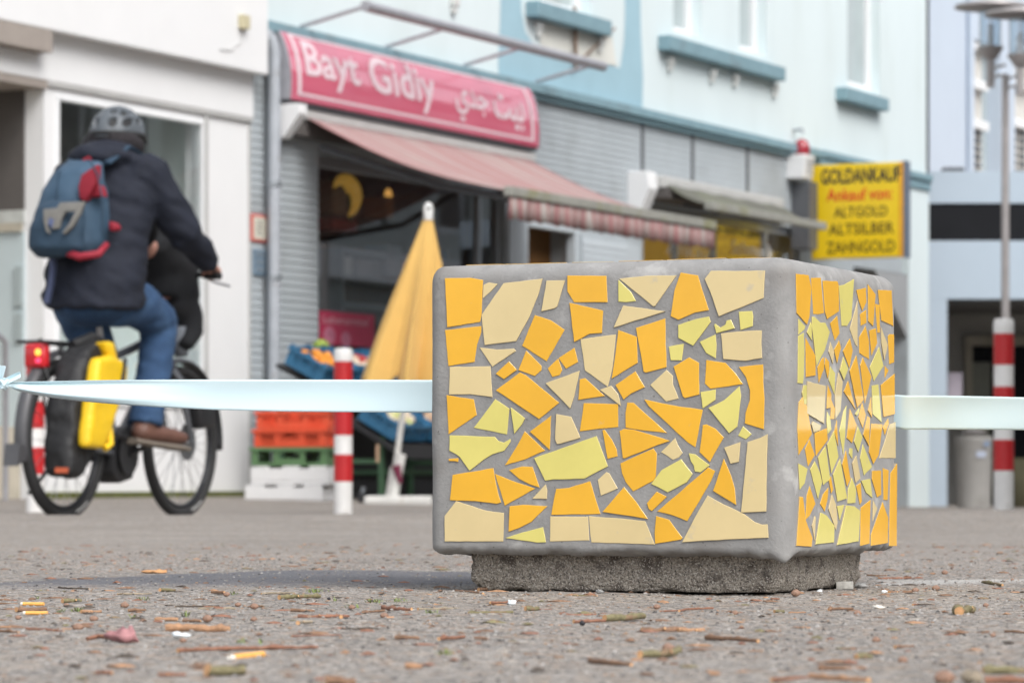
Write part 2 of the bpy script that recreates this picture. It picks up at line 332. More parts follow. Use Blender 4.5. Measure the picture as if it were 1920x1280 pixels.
# ---------------------------------------------------------------- the mosaic block
K, e1, e2 = V((.3666, 4.6, 0)), V((-.92, .392, 0)), V((.392, .92, 0)); BW, BL, Z0, Z1 = .526, .493, .051, .451
def bk(a, b, z): return K + e1 * a + e2 * b + V((0, 0, z))
block = thing('mosaic_block', 'grey concrete block faced with broken yellow and orange tiles, standing on the asphalt', 'mosaic block', bk(BW / 2, BL / 2, 0))
def rounded_block():
    mb = MB(bk); n = 84; r = .024
    def pt(a, b, z):
        rz = r if z > .2 else .011; ra, rb = (r if a < BW / 2 else .018), (r if b < BL / 2 else .009)
        c = V((max(ra, min(BW - ra, a)), max(rb, min(BL - rb, b)), max(Z0 + rz, min(Z1 - rz, z)))); q = V((a, b, z)); d = q - c
        e = V((d.x / ra, d.y / rb, d.z / rz))
        if e.length > 1e-9: e = e.normalized(); q = c + V((e.x * ra, e.y * rb, e.z * rz))
        lowness = 1 - sstep(Z0 + .004, Z0 + .040, q.z)
        f = noise.fractal(q * 14, 1.0, 2.0, 4)
        amp = .0012 + .0035 * lowness
        nn = (q - c).normalized() if d.length > 1e-9 else V((0, 0, 0))
        edge = sum(1 for i in (0, 1, 2) if abs(d[i]) > 1e-5)
        w_ = 1 - max(abs(nn.x), abs(nn.y), abs(nn.z)) ** 4 if nn.length > 0 else 0
        q = q + nn * f * amp * (.15 + .85 * w_)
        q += nn * .0025 * noise.noise(q * 7) * (.1 + .9 * w_)
        if lowness > 0:                                    # ragged poured lower lip and the drip at the near corner
            q.z += lowness * (.0035 * noise.noise(V((q.x * 16, q.y * 16, 3))) + .0035 * noise.noise(V((q.x * 60, q.y * 60, 9))) + .002 * noise.noise(V((q.x * 150, q.y * 150, 2))))
            q.z -= lowness * .012 * math.exp(-((a * a + b * b) / .0012))
        return q
    def g(i, L): return L * i / n
    idx = {}
    vs, fs = [], []
    def vid(i, j, k):
        key = (i, j, k)
        if key not in idx: idx[key] = len(vs); vs.append(pt(g(i, BW), g(j, BL), Z0 + g(k, Z1 - Z0)))
        return idx[key]
    for i in range(n):
        for j in range(n):
            for k in (0, n):
                fs.append((vid(i, j, k), vid(i + 1, j, k), vid(i + 1, j + 1, k), vid(i, j + 1, k)))
                fs.append((vid(i, k, j), vid(i + 1, k, j), vid(i + 1, k, j + 1), vid(i, k, j + 1)))
                fs.append((vid(k, i, j), vid(k, i + 1, j), vid(k, i + 1, j + 1), vid(k, i, j + 1)))
    mb.add(vs, fs); return mb.build('concrete_body', M['concrete'], block, smooth=180)
rounded_block()
def base_block():
    mb = MB(bk); n, m = 70, 16; a0, a1, b0, b1, zt = .035, .474, .035, .424, .058
    ring = [(a0 + (a1 - a0) * i / n, b0) for i in range(n)] + [(a1, b0 + (b1 - b0) * i / n) for i in range(n)] + [(a1 - (a1 - a0) * i / n, b1) for i in range(n)] + [(a0, b1 - (b1 - b0) * i / n) for i in range(n)]
    ca, cb = (a0 + a1) / 2, (b0 + b1) / 2; vs = []
    for j in range(m + 1):
        z = .003 + (zt - .003) * j / m
        for a, b in ring:
            q = V((a, b, z)); f = noise.fractal(q * 90, .7, 2, 5)
            s = 1 + .012 * f + .008 * noise.noise(q * 18) - .03 * (1 - sstep(0, .018, z)) * (.6 + noise.noise(V((a * 12, b * 12, 0))))
            zz = z + (.006 * noise.noise(V((a * 30, b * 30, 5))) if j == 0 else 0)
            vs.append((ca + (a - ca) * s, cb + (b - cb) * s, max(0.0, zz)))
    N = len(ring); fs = [(j * N + k, j * N + (k + 1) % N, (j + 1) * N + (k + 1) % N, (j + 1) * N + k) for j in range(m) for k in range(N)]
    fs.append(tuple(range(N)))
    mb.add(vs, fs); return mb.build('footing', M['rough_concrete'], block, smooth=180)
base_block()

FRONT = {
 'A': (800, 460, 3.7647, """O 131,232 310,229 400,245 390,485 380,540 148,578
O 131,598 388,570 388,612 358,700 340,822 155,852
C 165,858 452,852 466,1070 310,1050 160,1052
O 142,1056 335,1086 356,1196 156,1333
C 402,280 440,262 503,272 455,325 397,375
C 545,268 820,235 790,350 730,500 635,675 412,704 390,490
C 848,250 980,247 925,430 905,445 812,466
O 995,213 1271,215 1279,402 1043,402 995,325
O 1010,405 1248,460 1240,618 1150,625 1043,682
O 765,492 880,530 975,596 848,818 675,708
C 375,720 500,735 618,728 634,745 465,856
O 585,818 640,878 548,944 490,905
O 703,742 812,850 812,880 765,922 648,880
O 930,797 958,880 940,915 888,928 856,868
O 1045,722 1070,823 985,870 932,795
O 660,896 700,915 938,1110 795,1225 600,1095 490,1022
C 843,972 1083,884 1045,1060 1015,1150
C 1088,662 1338,628 1312,870 1280,998 1205,945 1118,882
O 1120,936 1260,1062 1072,1090 1082,945
Y 485,1084 586,1152 568,1333 333,1286
Y 595,1142 697,1220 675,1262 621,1328"""),
 'C': (800, 760, 3.5559, """O 690,175 832,68 822,295
C 865,57 965,75 1027,215 890,255 870,255 858,225
O 1048,-16 1278,-10 1278,143 1150,155 1022,172
Y 155,198 300,203 455,208 480,235 515,247 560,222 562,240 520,300 440,325 380,362 288,434 225,345 200,325 153,300
O 150,355 215,350 213,376 188,370 152,370
O 655,170 792,300 660,358 523,398 600,275
Y 718,350 1135,203 1210,405 1055,487 850,492 792,500
O 175,462 447,416 460,500 480,590 498,645 470,655 330,637 157,630
O 457,455 560,497 725,553 522,667
O 552,430 640,405 708,408 755,546 690,525 620,490
C 795,525 806,560 803,622 707,620
C 200,635 350,685 400,700 517,715 512,905 122,905 122,735
O 555,670 650,660 807,670 700,775 620,815 548,840
Y 527,882 640,845 778,810 797,910 740,913
C 825,738 1078,740 1086,898 950,902 823,905
C 1083,735 1138,742 1300,752 1458,770 1523,925 1100,912 1092,860
O 865,555 950,548 1092,503 1160,722 832,728 850,620"""),
 'B': (1120, 460, 3.7647, """Y 150,243 240,330 274,393 205,402 150,397
C 156,236 345,215 562,212 410,428 395,430
C 185,425 482,466 118,580
O 590,192 712,212 790,457 690,475 575,526 520,500 545,320
C 805,180 980,182 1185,178 1175,372 860,502 800,330 760,238
O 150,597 280,645 287,828 102,940 130,760
O 275,583 482,515 484,650 490,860 345,898 328,890
Y 573,562 700,520 790,502 803,540 740,625 678,708 573,652
Y 826,560 835,553 870,580 905,560 915,530 945,524 973,585 842,620
Y 1000,468 1095,463 1102,500 1098,570 1012,598
C 875,622 1000,608 1163,600 1160,690 1165,795 1050,815 892,802
Y 725,680 836,628 843,700 838,797 770,760
Y 506,714 612,694 597,812 520,810
O 540,855 650,790 720,828 722,1052 620,1078 605,1065
O 770,808 905,828 975,900 1030,978 800,1012 760,975
O 1000,858 1172,840 1173,960 1182,1080 1177,1297 1043,1256 1048,1180 1078,1090 1078,1020 1050,930
O 272,888 338,1000 240,1045 187,1087 130,985
C 490,878 535,920 535,980 575,1080 487,1102 375,985
Y 838,1015 835,1090 745,1150 730,1035
Y 1005,993 1017,1060 990,1278 932,1325 786,1146 900,1090
O 333,1086 380,1096 545,1130 746,1160 693,1424 640,1390 365,1135
C 20,1018 100,990 150,1050 168,1132
O 213,1108 258,1110 345,1190 494,1323 320,1305 201,1286 200,1180"""),
 'D': (1120, 760, 3.5559, """O 35,165 50,160 100,230 130,290 137,338 70,355 55,280
O 150,170 180,155 240,160 360,195 487,235 400,265 185,352 172,350
O 155,385 375,285 398,318 392,470 378,500 240,572 190,510 165,450
C 520,215 540,265 570,315 545,345 505,362 425,310
Y 612,318 655,325 752,398 690,445 652,440 645,400 625,370
Y 562,357 638,455 600,510 470,578 360,522 430,430
O 705,130 730,125 790,155 845,212 752,377 683,310 695,220
O 397,573 465,607 365,703 345,690 332,650
O 740,412 787,435 760,500 680,640 600,770 500,730 400,705 560,570
O 845,353 895,470 918,550 928,662 773,568 810,460
C 848,280 956,243 945,375 890,387
Y 972,137 1030,190 992,225 940,200
C 1003,243 1090,215 1137,190 1132,400 1128,705 960,712 985,450
C 737,598 800,635 985,725 1050,775 1100,793 1137,790 1143,880 900,890 568,910 650,750
O 393,735 480,760 520,815 570,880 560,892 387,920 383,850
O 180,542 260,640 340,755 37,708
C 62,443 82,452 138,552 25,600 4,495""")}
SIDE = {
 'E': (1420, 460, 3.7643, """O 268,200 355,210 375,300 362,500 345,558 272,478
O 375,230 445,228 468,478 430,488 392,485
O 457,250 560,252 568,275 570,465 487,520 472,470
Y 572,285 610,278 680,238 660,520 628,570 592,568
O 695,315 760,300 765,400 738,462 715,400
O 722,485 765,455 767,548 728,567
C 703,390 705,715 690,700 650,590 680,480
O 775,275 830,345 812,570 778,535
O 828,412 858,420 862,615 845,617
O 845,315 943,317 955,570 870,530
O 918,640 930,625 962,627 962,825 928,838
C 868,580 912,700 890,808 870,690
O 783,600 830,585 840,690 800,775
O 760,568 785,680 785,803 718,760 715,650
O 510,550 560,497 577,620 543,672
Y 380,502 400,505 440,545 475,545 506,610 470,740 412,850 395,700 378,560
Y 285,515 332,570 325,595 285,630
Y 372,540 378,560 380,670 345,615
Y 285,640 325,615 330,740 325,910 318,975 280,970
O 335,650 390,745 405,780 407,918 338,928
C 510,680 537,750 528,835 498,750
O 570,672 583,720 556,830 535,735
O 650,655 670,740 645,865 600,745
O 465,790 466,870 430,968 420,860 450,800
O 475,790 500,820 500,890 490,938 468,840
Y 600,785 635,870 605,950 575,880
O 693,775 745,1090 700,1145 645,885
O 740,790 803,925 755,1115 722,845
Y 855,715 885,850 820,958 790,860
O 895,850 922,880 895,935
O 965,905 965,1190 885,1210 865,985
Y 510,850 545,900 540,1050 500,950
C 567,895 595,960 580,1170 545,1225 543,1050
Y 320,985 342,985 340,1120 325,1120 310,1040
C 347,957 475,990 465,1258 345,1185
O 490,985 515,1050 513,1145 482,1150
O 635,955 690,1160 605,1030
Y 805,990 850,980 875,1248 810,1190
Y 712,1145 712,1180 695,1202 685,1190
O 520,1090 545,1150 540,1225 512,1225
O 797,1068 803,1215 775,1165"""),
 'F': (1420, 760, 3.557, """Y 571,40 590,0 582,200 570,330 543,170
O 271,-20 300,-60 325,0 360,190 270,330 262,150
C 365,105 420,130 410,165 370,180 355,125
O 375,185 455,150 462,230 385,335
O 345,225 380,330 335,405 315,290
Y 462,40 480,70 490,160 465,190 458,100
Y 505,168 535,340 488,450 460,260
O 525,95 530,180 535,270 508,175
O 613,20 660,130 628,250 592,215
Y 665,135 695,210 668,310 640,240
O 695,-20 720,60 700,150 670,80
O 730,70 745,80 738,270 700,195
O 755,120 830,125 805,330 770,390 740,310
O 870,85 875,120 848,198 833,145
C 918,110 920,350 810,350 850,230 880,125
Y 700,255 760,410 708,465 682,350
Y 612,283 632,285 630,355 608,320
C 655,332 682,485 650,515 628,385
O 585,300 615,490 592,538 560,390
Y 545,355 592,620 530,640 500,460
Y 450,270 480,490 435,530 400,345
Y 380,370 415,450 428,510 400,620 348,425
Y 268,385 330,420 310,520 278,560
O 485,470 500,560 487,585 472,500
O 345,535 385,655 345,735 318,760 325,600
O 470,545 465,620 445,705 415,655 435,590
O 275,605 297,610 315,760 360,880 355,940 255,935
C 378,735 385,745 378,900 360,800
Y 415,712 455,730 508,800 505,912 382,925
C 492,590 520,660 530,780 520,830 470,690
Y 527,670 576,660 545,765
Y 585,665 640,670 680,700 670,905 525,930
Y 625,480 652,560 648,648 597,652 600,560
O 655,535 685,515 693,640 680,660
Y 687,500 748,487 763,615 720,580
O 760,435 820,432 822,595 795,612 758,490
O 833,415 872,430 865,630 838,628
O 885,450 930,385 925,935 875,935
O 752,628 745,920 684,935 687,680
C 768,630 795,685 765,770
O 832,642 868,745 865,915 752,935 754,860""")}
def tiles(name, data, org, ea, en, slot={'O': 0, 'C': 1, 'Y': 2}):
    """ea: direction along the face, en: outward normal. Each broken tile: chipped edge, worn rim, slightly tilted glaze."""
    mb = MB(); rnd = random.Random(3)
    for ox, oy, s, txt in data.values():
        for ln in txt.split('\n'):
            q = ln.split(); m = slot[q[0]]; pts = []
            for c in q[1:]:
                x, y = map(float, c.split(',')); px, py = ox + x / s, oy + y / s
                d = V(((px - CX) / F, 1, (CY - py) / F)); o = V((0, 0, H)); t = (org - o).dot(en) / d.dot(en); h = o + d * t - org
                pts.append((h.dot(ea), h.z))
            one_tile(mb, pts, lambda a, z, n: org + ea * a + V((0, 0, z)) + en * n, m, rnd)
    return mb.build(name, [M['tile_orange'], M['tile_cream'], M['tile_lime'], M['tile_body']], block, smooth=28)
def one_tile(mb, pts, f, m, rnd, proud=.0012):
    out = []
    for i, p in enumerate(pts):
        q = pts[(i + 1) % len(pts)]; L = math.hypot(q[0] - p[0], q[1] - p[1]); k = max(1, int(L / .010))
        for j in range(k):
            t = j / k; jit = .00028 if j else 0
            out.append((p[0] + (q[0] - p[0]) * t + rnd.uniform(-jit, jit), p[1] + (q[1] - p[1]) * t + rnd.uniform(-jit, jit)))
    cx, cy = sum(p[0] for p in out) / len(out), sum(p[1] for p in out) / len(out)
    ar = sum(out[i][0] * out[(i + 1) % len(out)][1] - out[(i + 1) % len(out)][0] * out[i][1] for i in range(len(out)))
    n = len(out); sg = 1 if ar > 0 else -1
    def ins(d):
        r = []
        for i in range(n):
            a, b, c = out[i - 1], out[i], out[(i + 1) % n]
            n1 = (-(b[1] - a[1]), b[0] - a[0]); n2 = (-(c[1] - b[1]), c[0] - b[0])
            l1, l2 = math.hypot(*n1) or 1, math.hypot(*n2) or 1
            nx, ny = n1[0] / l1 + n2[0] / l2, n1[1] / l1 + n2[1] / l2; l = math.hypot(nx, ny) or 1
            r.append((b[0] + sg * nx / l * d, b[1] + sg * ny / l * d))
        return r
    ta, tb, pr = rnd.uniform(-.007, .007), rnd.uniform(-.007, .007), proud + rnd.uniform(-.0004, .0006)
    def hgt(p): return pr + ta * (p[0] - cx) + tb * (p[1] - cy)
    r0, r1, r2 = out, out, ins(.0005)
    vs = [f(p[0], p[1], -.006) for p in r0] + [f(p[0], p[1], hgt(p) - .0003) for p in r1] + [f(p[0], p[1], hgt(p)) for p in r2]
    side = [(i, (i + 1) % n, n + (i + 1) % n, n + i) for i in range(n)]; rim = [(n + i, n + (i + 1) % n, 2 * n + (i + 1) % n, 2 * n + i) for i in range(n)]
    mb.add(vs, side, 3); mb.add(vs, rim + [tuple(range(2 * n, 3 * n))], m)
tag(tiles('front_mosaic', FRONT, K, e1, -e2), 'broken tile pieces on the wide front face')
tag(tiles('side_mosaic', SIDE, K, e2, -e1), 'broken tile pieces on the narrow side face')
def top_tiles():
    mb = MB(); rnd = random.Random(11); na, nb = 6, 5; g = {}
    for i in range(na + 1):
        for j in range(nb + 1):
            g[i, j] = (.03 + (BW - .075) * i / na + (rnd.uniform(-.02, .02) if 0 < i < na else 0), .022 + (BL - .06) * j / nb + (rnd.uniform(-.02, .02) if 0 < j < nb else rnd.uniform(-.004, .004)))
    for i in range(na):
        for j in range(nb):
            ps = [g[i, j], g[i + 1, j], g[i + 1, j + 1], g[i, j + 1]]; c = (sum(p[0] for p in ps) / 4, sum(p[1] for p in ps) / 4)
            ps = [(c[0] + (p[0] - c[0]) * .9, c[1] + (p[1] - c[1]) * .9) for p in ps]
            one_tile(mb, ps, lambda a, b, n: bk(a, b, Z1 + n), rnd.choice((0, 0, 1, 1, 2)), rnd, .0012)
    mb.build('top_mosaic', [M['tile_orange'], M['tile_cream'], M['tile_lime'], M['tile_body']], block, smooth=28)
top_tiles()
# chip of plaster and crumbs at the foot of the block
mat('plaster_chip', (.42, .41, .38), .9, (120, .25), (150, .6, .003))
# ---------------------------------------------------------------- ribbon round the block
mat('ribbon', (.60, .75, .80), .36, (3, .02), (700, .08, .0005), sheen=.3)
def ribbon():
    root = thing('ribbon', 'pale blue satin ribbon stretched round the mosaic block, knotted at its left end', 'ribbon', P(12, 722, 5.2))
    YL, YR = 5.2, 5.05
    prof = [(12, 716, 722), (30, 715.5, 731), (60, 715, 738), (100, 714, 745.5), (150, 713, 751.5), (220, 712, 757.5), (300, 711.5, 763), (400, 711.3, 768), (520, 711.3, 771), (650, 711.5, 772.5), (812, 712, 773.5), (1000, 713, 775), (1065, 714, 776)]
    def interp(x):
        for a, b in zip(prof, prof[1:]):
            if x <= b[0]:
                t = (x - a[0]) / (b[0] - a[0]); return a[1] + (b[1] - a[1]) * t, a[2] + (b[2] - a[2]) * t
        return prof[-1][1:]
    rows = []; n, m = 90, 14
    for i in range(n + 1):
        x = 12 + (1063 - 12) * (i / n) ** 1.5; t, b = interp(x); open_ = sstep(12, 420, x)
        row = []
        for j in range(m + 1):
            s = j / m; y = t + (b - t) * s
            fold = (1 - open_) * (.008 * math.sin(s * 6.2 + .4) + .002 * math.sin(s * 14)) * sstep(12, 60, x) + .0022 * math.sin(s * 3.1) + .0012 * math.sin(x * .013 + s * 2)
            q = P(x, y, YL); q.y += fold; row.append(q)
        rows.append(row)
    bl, br = K + e1 * (BW + .003) + e2 * (BL + .003), K + e1 * -.003 + e2 * (BL + .004)
    for i in range(1, 13):
        s = i / 12; c = bl.lerp(br, s); zt = rows[n][0].z + (.270 + .0085 - rows[n][0].z) * s; wd = .049
        rows.append([V((c.x, c.y + .003, zt - wd * j / m)) for j in range(m + 1)])
    z0 = rows[-1][0].z; wd = .0500
    for i in range(1, 151):
        s = i / 40; s1 = min(s, 1); X = br.x + (.95 - br.x) * s; Y = br.y + (4.93 - br.y) * s; row = []
        for j in range(m + 1):
            q = j / m; zc = (H + (905 - (741 + 8.5 * sstep(0, 1, s))) * Y / F) - (wd - .006 * s1) * q
            row.append(V((X, Y - .010 * (1 - q) * sstep(0, .2, s) + .004 * math.sin(q * 3.1) * s1 + .004 * math.sin(s * 5 + q * 2.6) * sstep(0, .3, s), zc)))
        rows.append(row)
    mb = MB(); W = m + 1
    mb.add([q for r_ in rows for q in r_], [(i * W + j, i * W + j + 1, (i + 1) * W + j + 1, (i + 1) * W + j) for i in range(len(rows) - 1) for j in range(m)])
    o = mb.build('band', M['ribbon'], root, smooth=180)
    sd = o.modifiers.new('t', 'SOLIDIFY'); sd.thickness = .0005
    # knot: three crossed turns of ribbon
    mb = MB(); c = P(9, 720, 5.2)
    s = 5.2 / F
    for (a, b, tw) in ((-.9, .9, 0), (.4, 2.4, .4)):
        pts = [c + V((s * 7 * math.cos(t) * .55, -s * 5 - s * 4 * math.sin(t), s * 10 * math.sin(t * .9 + tw))) for t in [a - 1 + 4.6 * k / 14 for k in range(15)]]
        mb.tube(pts, [s * (3.2 + 1.4 * math.sin(k * .5)) for k in range(15)], 8, flat=.6)
    mb.tube([P(14, 711, 5.19), P(7, 719, 5.165), P(4, 727, 5.165), P(10, 731, 5.18)], [s * 4, s * 5, s * 4, s * 2.5], 8, flat=.55)
    mb.tube([P(2, 712, 5.18), P(8, 722, 5.165), P(15, 726, 5.18)], [s * 4, s * 4.5, s * 3], 8, flat=.55)
    mb.build('knot', M['ribbon'], root, smooth=180, remesh=.0012, relax=4)
    def strip(name, left, right, bulge):
        mb = MB(); k = len(left); vs = []
        for a, b in zip(left, right):
            for j in range(7):
                q = j / 6; p = P(a[0] + (b[0] - a[0]) * q, a[1] + (b[1] - a[1]) * q, 5.185 + bulge * math.sin(q * 4.2)); vs.append(p)
        mb.add(vs, [(i * 7 + j, i * 7 + j + 1, (i + 1) * 7 + j + 1, (i + 1) * 7 + j) for i in range(k - 1) for j in range(6)])
        o = mb.build(name, M['ribbon'], root, smooth=180); sd = o.modifiers.new('t', 'SOLIDIFY'); sd.thickness = .0005
        sb = o.modifiers.new('s', 'SUBSURF'); sb.levels = sb.render_levels = 2
    strip('loose_end', [(3, 715), (10, 708), (22, 702), (30, 698), (38.5, 695.5)], [(9, 723), (18, 718), (28, 713), (34, 710), (39, 708)], .006)
    strip('loose_end', [(-3, 715), (-8, 700), (-12, 690), (-14, 683.5)], [(4, 714), (7, 703), (10, 692), (12, 685.5)], .006)
    strip('loose_end', [(6, 714), (-10, 716), (-40, 718), (-120, 719), (-600, 716), (-1500, 712), (-2600, 708)], [(4, 728), (-10, 731), (-40, 735), (-120, 740), (-600, 764), (-1500, 772), (-2600, 768)], .008)
ribbon()

# ---------------------------------------------------------------- twigs, stubs, buds and rubbish on the asphalt
mat('bark_brown', (.20, .115, .07), .8, (160, .5), (300, .6, .002)); mat('bark_red', (.235, .11, .068), .75, (140, .45), (300, .6, .002))
mat('bark_green', (.175, .155, .08), .8, (150, .5), (300, .6, .002), dirt=((.20, .125, .075), 90, .5, .62)); mat('bark_grey', (.27, .225, .165), .85, (150, .5), (300, .6, .002))
mat('bark_tan', (.36, .205, .115), .8, (140, .45), (300, .6, .002)); mat('bark_dark', (.075, .058, .045), .85, (150, .5), (300, .6, .002))
mat('cut_wood', (.58, .33, .16), .8, (200, .3)); mat('butt_paper', (.78, .40, .10), .7, (260, .25)); mat('butt_white', (.75, .71, .64), .8, (200, .1))
mat('bud_scale', (.27, .16, .11), .6, (130, .45), (250, .6, .002)); mat('pink_petal', (.33, .16, .165), .75, (70, .5)); mat('paper_scrap', (.70, .74, .76), .8, (120, .1)); mat('pebble_black', (.02, .02, .025), .6); mat('dry_leaf', (.52, .28, .13), .8, (60, .3))
OFF = {'L': (0, 980), 'M': (640, 980), 'R': (1280, 980)}
def gp(cr, x, y):
    return G(OFF[cr][0] + x / 3, OFF[cr][1] + y / 3)
BK = {'br': 'bark_brown', 'rd': 'bark_red', 'gn': 'bark_green', 'gy': 'bark_grey', 'tn': 'bark_tan', 'dk': 'bark_dark'}
def twig(cr, x0, y0, x1, y1, t, kind, label, name='twig', knob=None, group='twigs on the asphalt', cat=None):
    rnd = random.Random(int(x0 * 7 + y0)); hh = t * .46
    a, b = gp(cr, x0, y0 + hh), gp(cr, x1, y1 + hh); Y = (a.y + b.y) / 2; r = t / 6 * Y / F
    n = max(7, int((b - a).length / .004)); n = min(n, 26); pts, rs = [], []; side = V((-(b - a).y, (b - a).x, 0)).normalized(); L = (b - a).length
    bend = rnd.uniform(-.11, .11) * L
    for i in range(n):
        s = i / (n - 1); p = a.lerp(b, s) + side * (bend * math.sin(s * math.pi) + rnd.uniform(-.16, .16) * r)
        rr = r * (1 - .22 * s) * (1 + rnd.uniform(-.13, .13)) * (1 + .32 * noise.noise(V((s * L * 90, x0, y0))))
        if knob is not None: rr *= 1 + .55 * math.exp(-((s - knob) / .045) ** 2)
        p.z = rr * .9 + (.15 * r * math.sin(s * 5 + x0)); p.z = max(p.z, rr * .8); pts.append(p); rs.append(rr)
    mb = MB(); mb.tube(pts, rs, 9)
    mb.mi[-1] = mb.mi[-2] = 1
    if rnd.random() < .6 and L > .02:                       # a side stub
        k = rnd.randrange(2, n - 2); d = (side * rnd.choice((-1, 1)) + V((0, 0, rnd.uniform(.1, .7)))).normalized()
        mb.tube([pts[k], pts[k] + d * r * 1.5], [r * .55, r * .4], 7); mb.mi[-1] = 1
    c = (a + b) / 2; c.z = 0
    o = mb.build(name, [M[BK[kind]], M['cut_wood']], smooth=50, loc=c)
    return tag(o, label, cat or name.split('_')[-1], group)
def bud(cr, x, y, t, label, m='bud_scale', name='bud', ang=.4):
    c = gp(cr, x, y + t * .45); r = t / 6 * c.y / F; mb = MB(); d = V((math.cos(ang), math.sin(ang), .1)); rnd = random.Random(int(x))
    pts = [c + d * r * q for q in (-1.5, -1.25, -.8, -.3, .3, .8, 1.25, 1.5)]
    rs = [r * q * rnd.uniform(.93, 1.07) for q in (.25, .55, .85, 1, .95, .7, .4, .12)]
    for p, q in zip(pts, rs): p.z = max(r * .92, q)
    mb.tube(pts, rs, 10)
    for k in range(3):
        a = ang + 2 + k * 1.3; mb.tube([pts[3] + V((math.cos(a), math.sin(a), .3)) * r * .5, pts[5 + k % 2] + V((math.cos(a), math.sin(a), .2)) * r * .55], [r * .5, r * .15], 7)
    return tag(mb.build(name, M[m], smooth=60, loc=V((c.x, c.y, 0))), label, 'bud' if name == 'bud' else name, 'buds and knobs on the asphalt' if name == 'bud' else None)
def butt(cr, x0, y0, x1, y1, t, label, white_left=True):
    a, b = gp(cr, x0, y0 + t * .46), gp(cr, x1, y1 + t * .46); r = t / 6 * (a.y + b.y) / 2 / F
    a.z = b.z = r; c = (a + b) / 2; c.z = 0
    root = thing('cigarette_butt', label, 'cigarette butt', c, 'cigarette butts')
    k = a.lerp(b, .08) if white_left else a.lerp(b, .02)
    MB().tube([k, a.lerp(b, .5), b], [r, r * 1.02, r * .97], 12).build('filter', M['butt_paper'], root, smooth=40)
    MB().tube([a - (b - a) * .02, k.lerp(a, .02)], [r * .9, r * .99], 12).build('paper_end', M['butt_white'], root, smooth=40)
butt('L', 120, 455, 248, 456, 21, 'orange cigarette butt lying behind the brown twig, farther of the left pair')
butt('L', 133, 506, 268, 506, 22, 'orange cigarette butt with white end in front of the stout brown twig at left')
butt('L', 1294, 760, 1478, 738, 38, 'large slanting orange cigarette butt lying just behind the thick cut stub in the foreground')
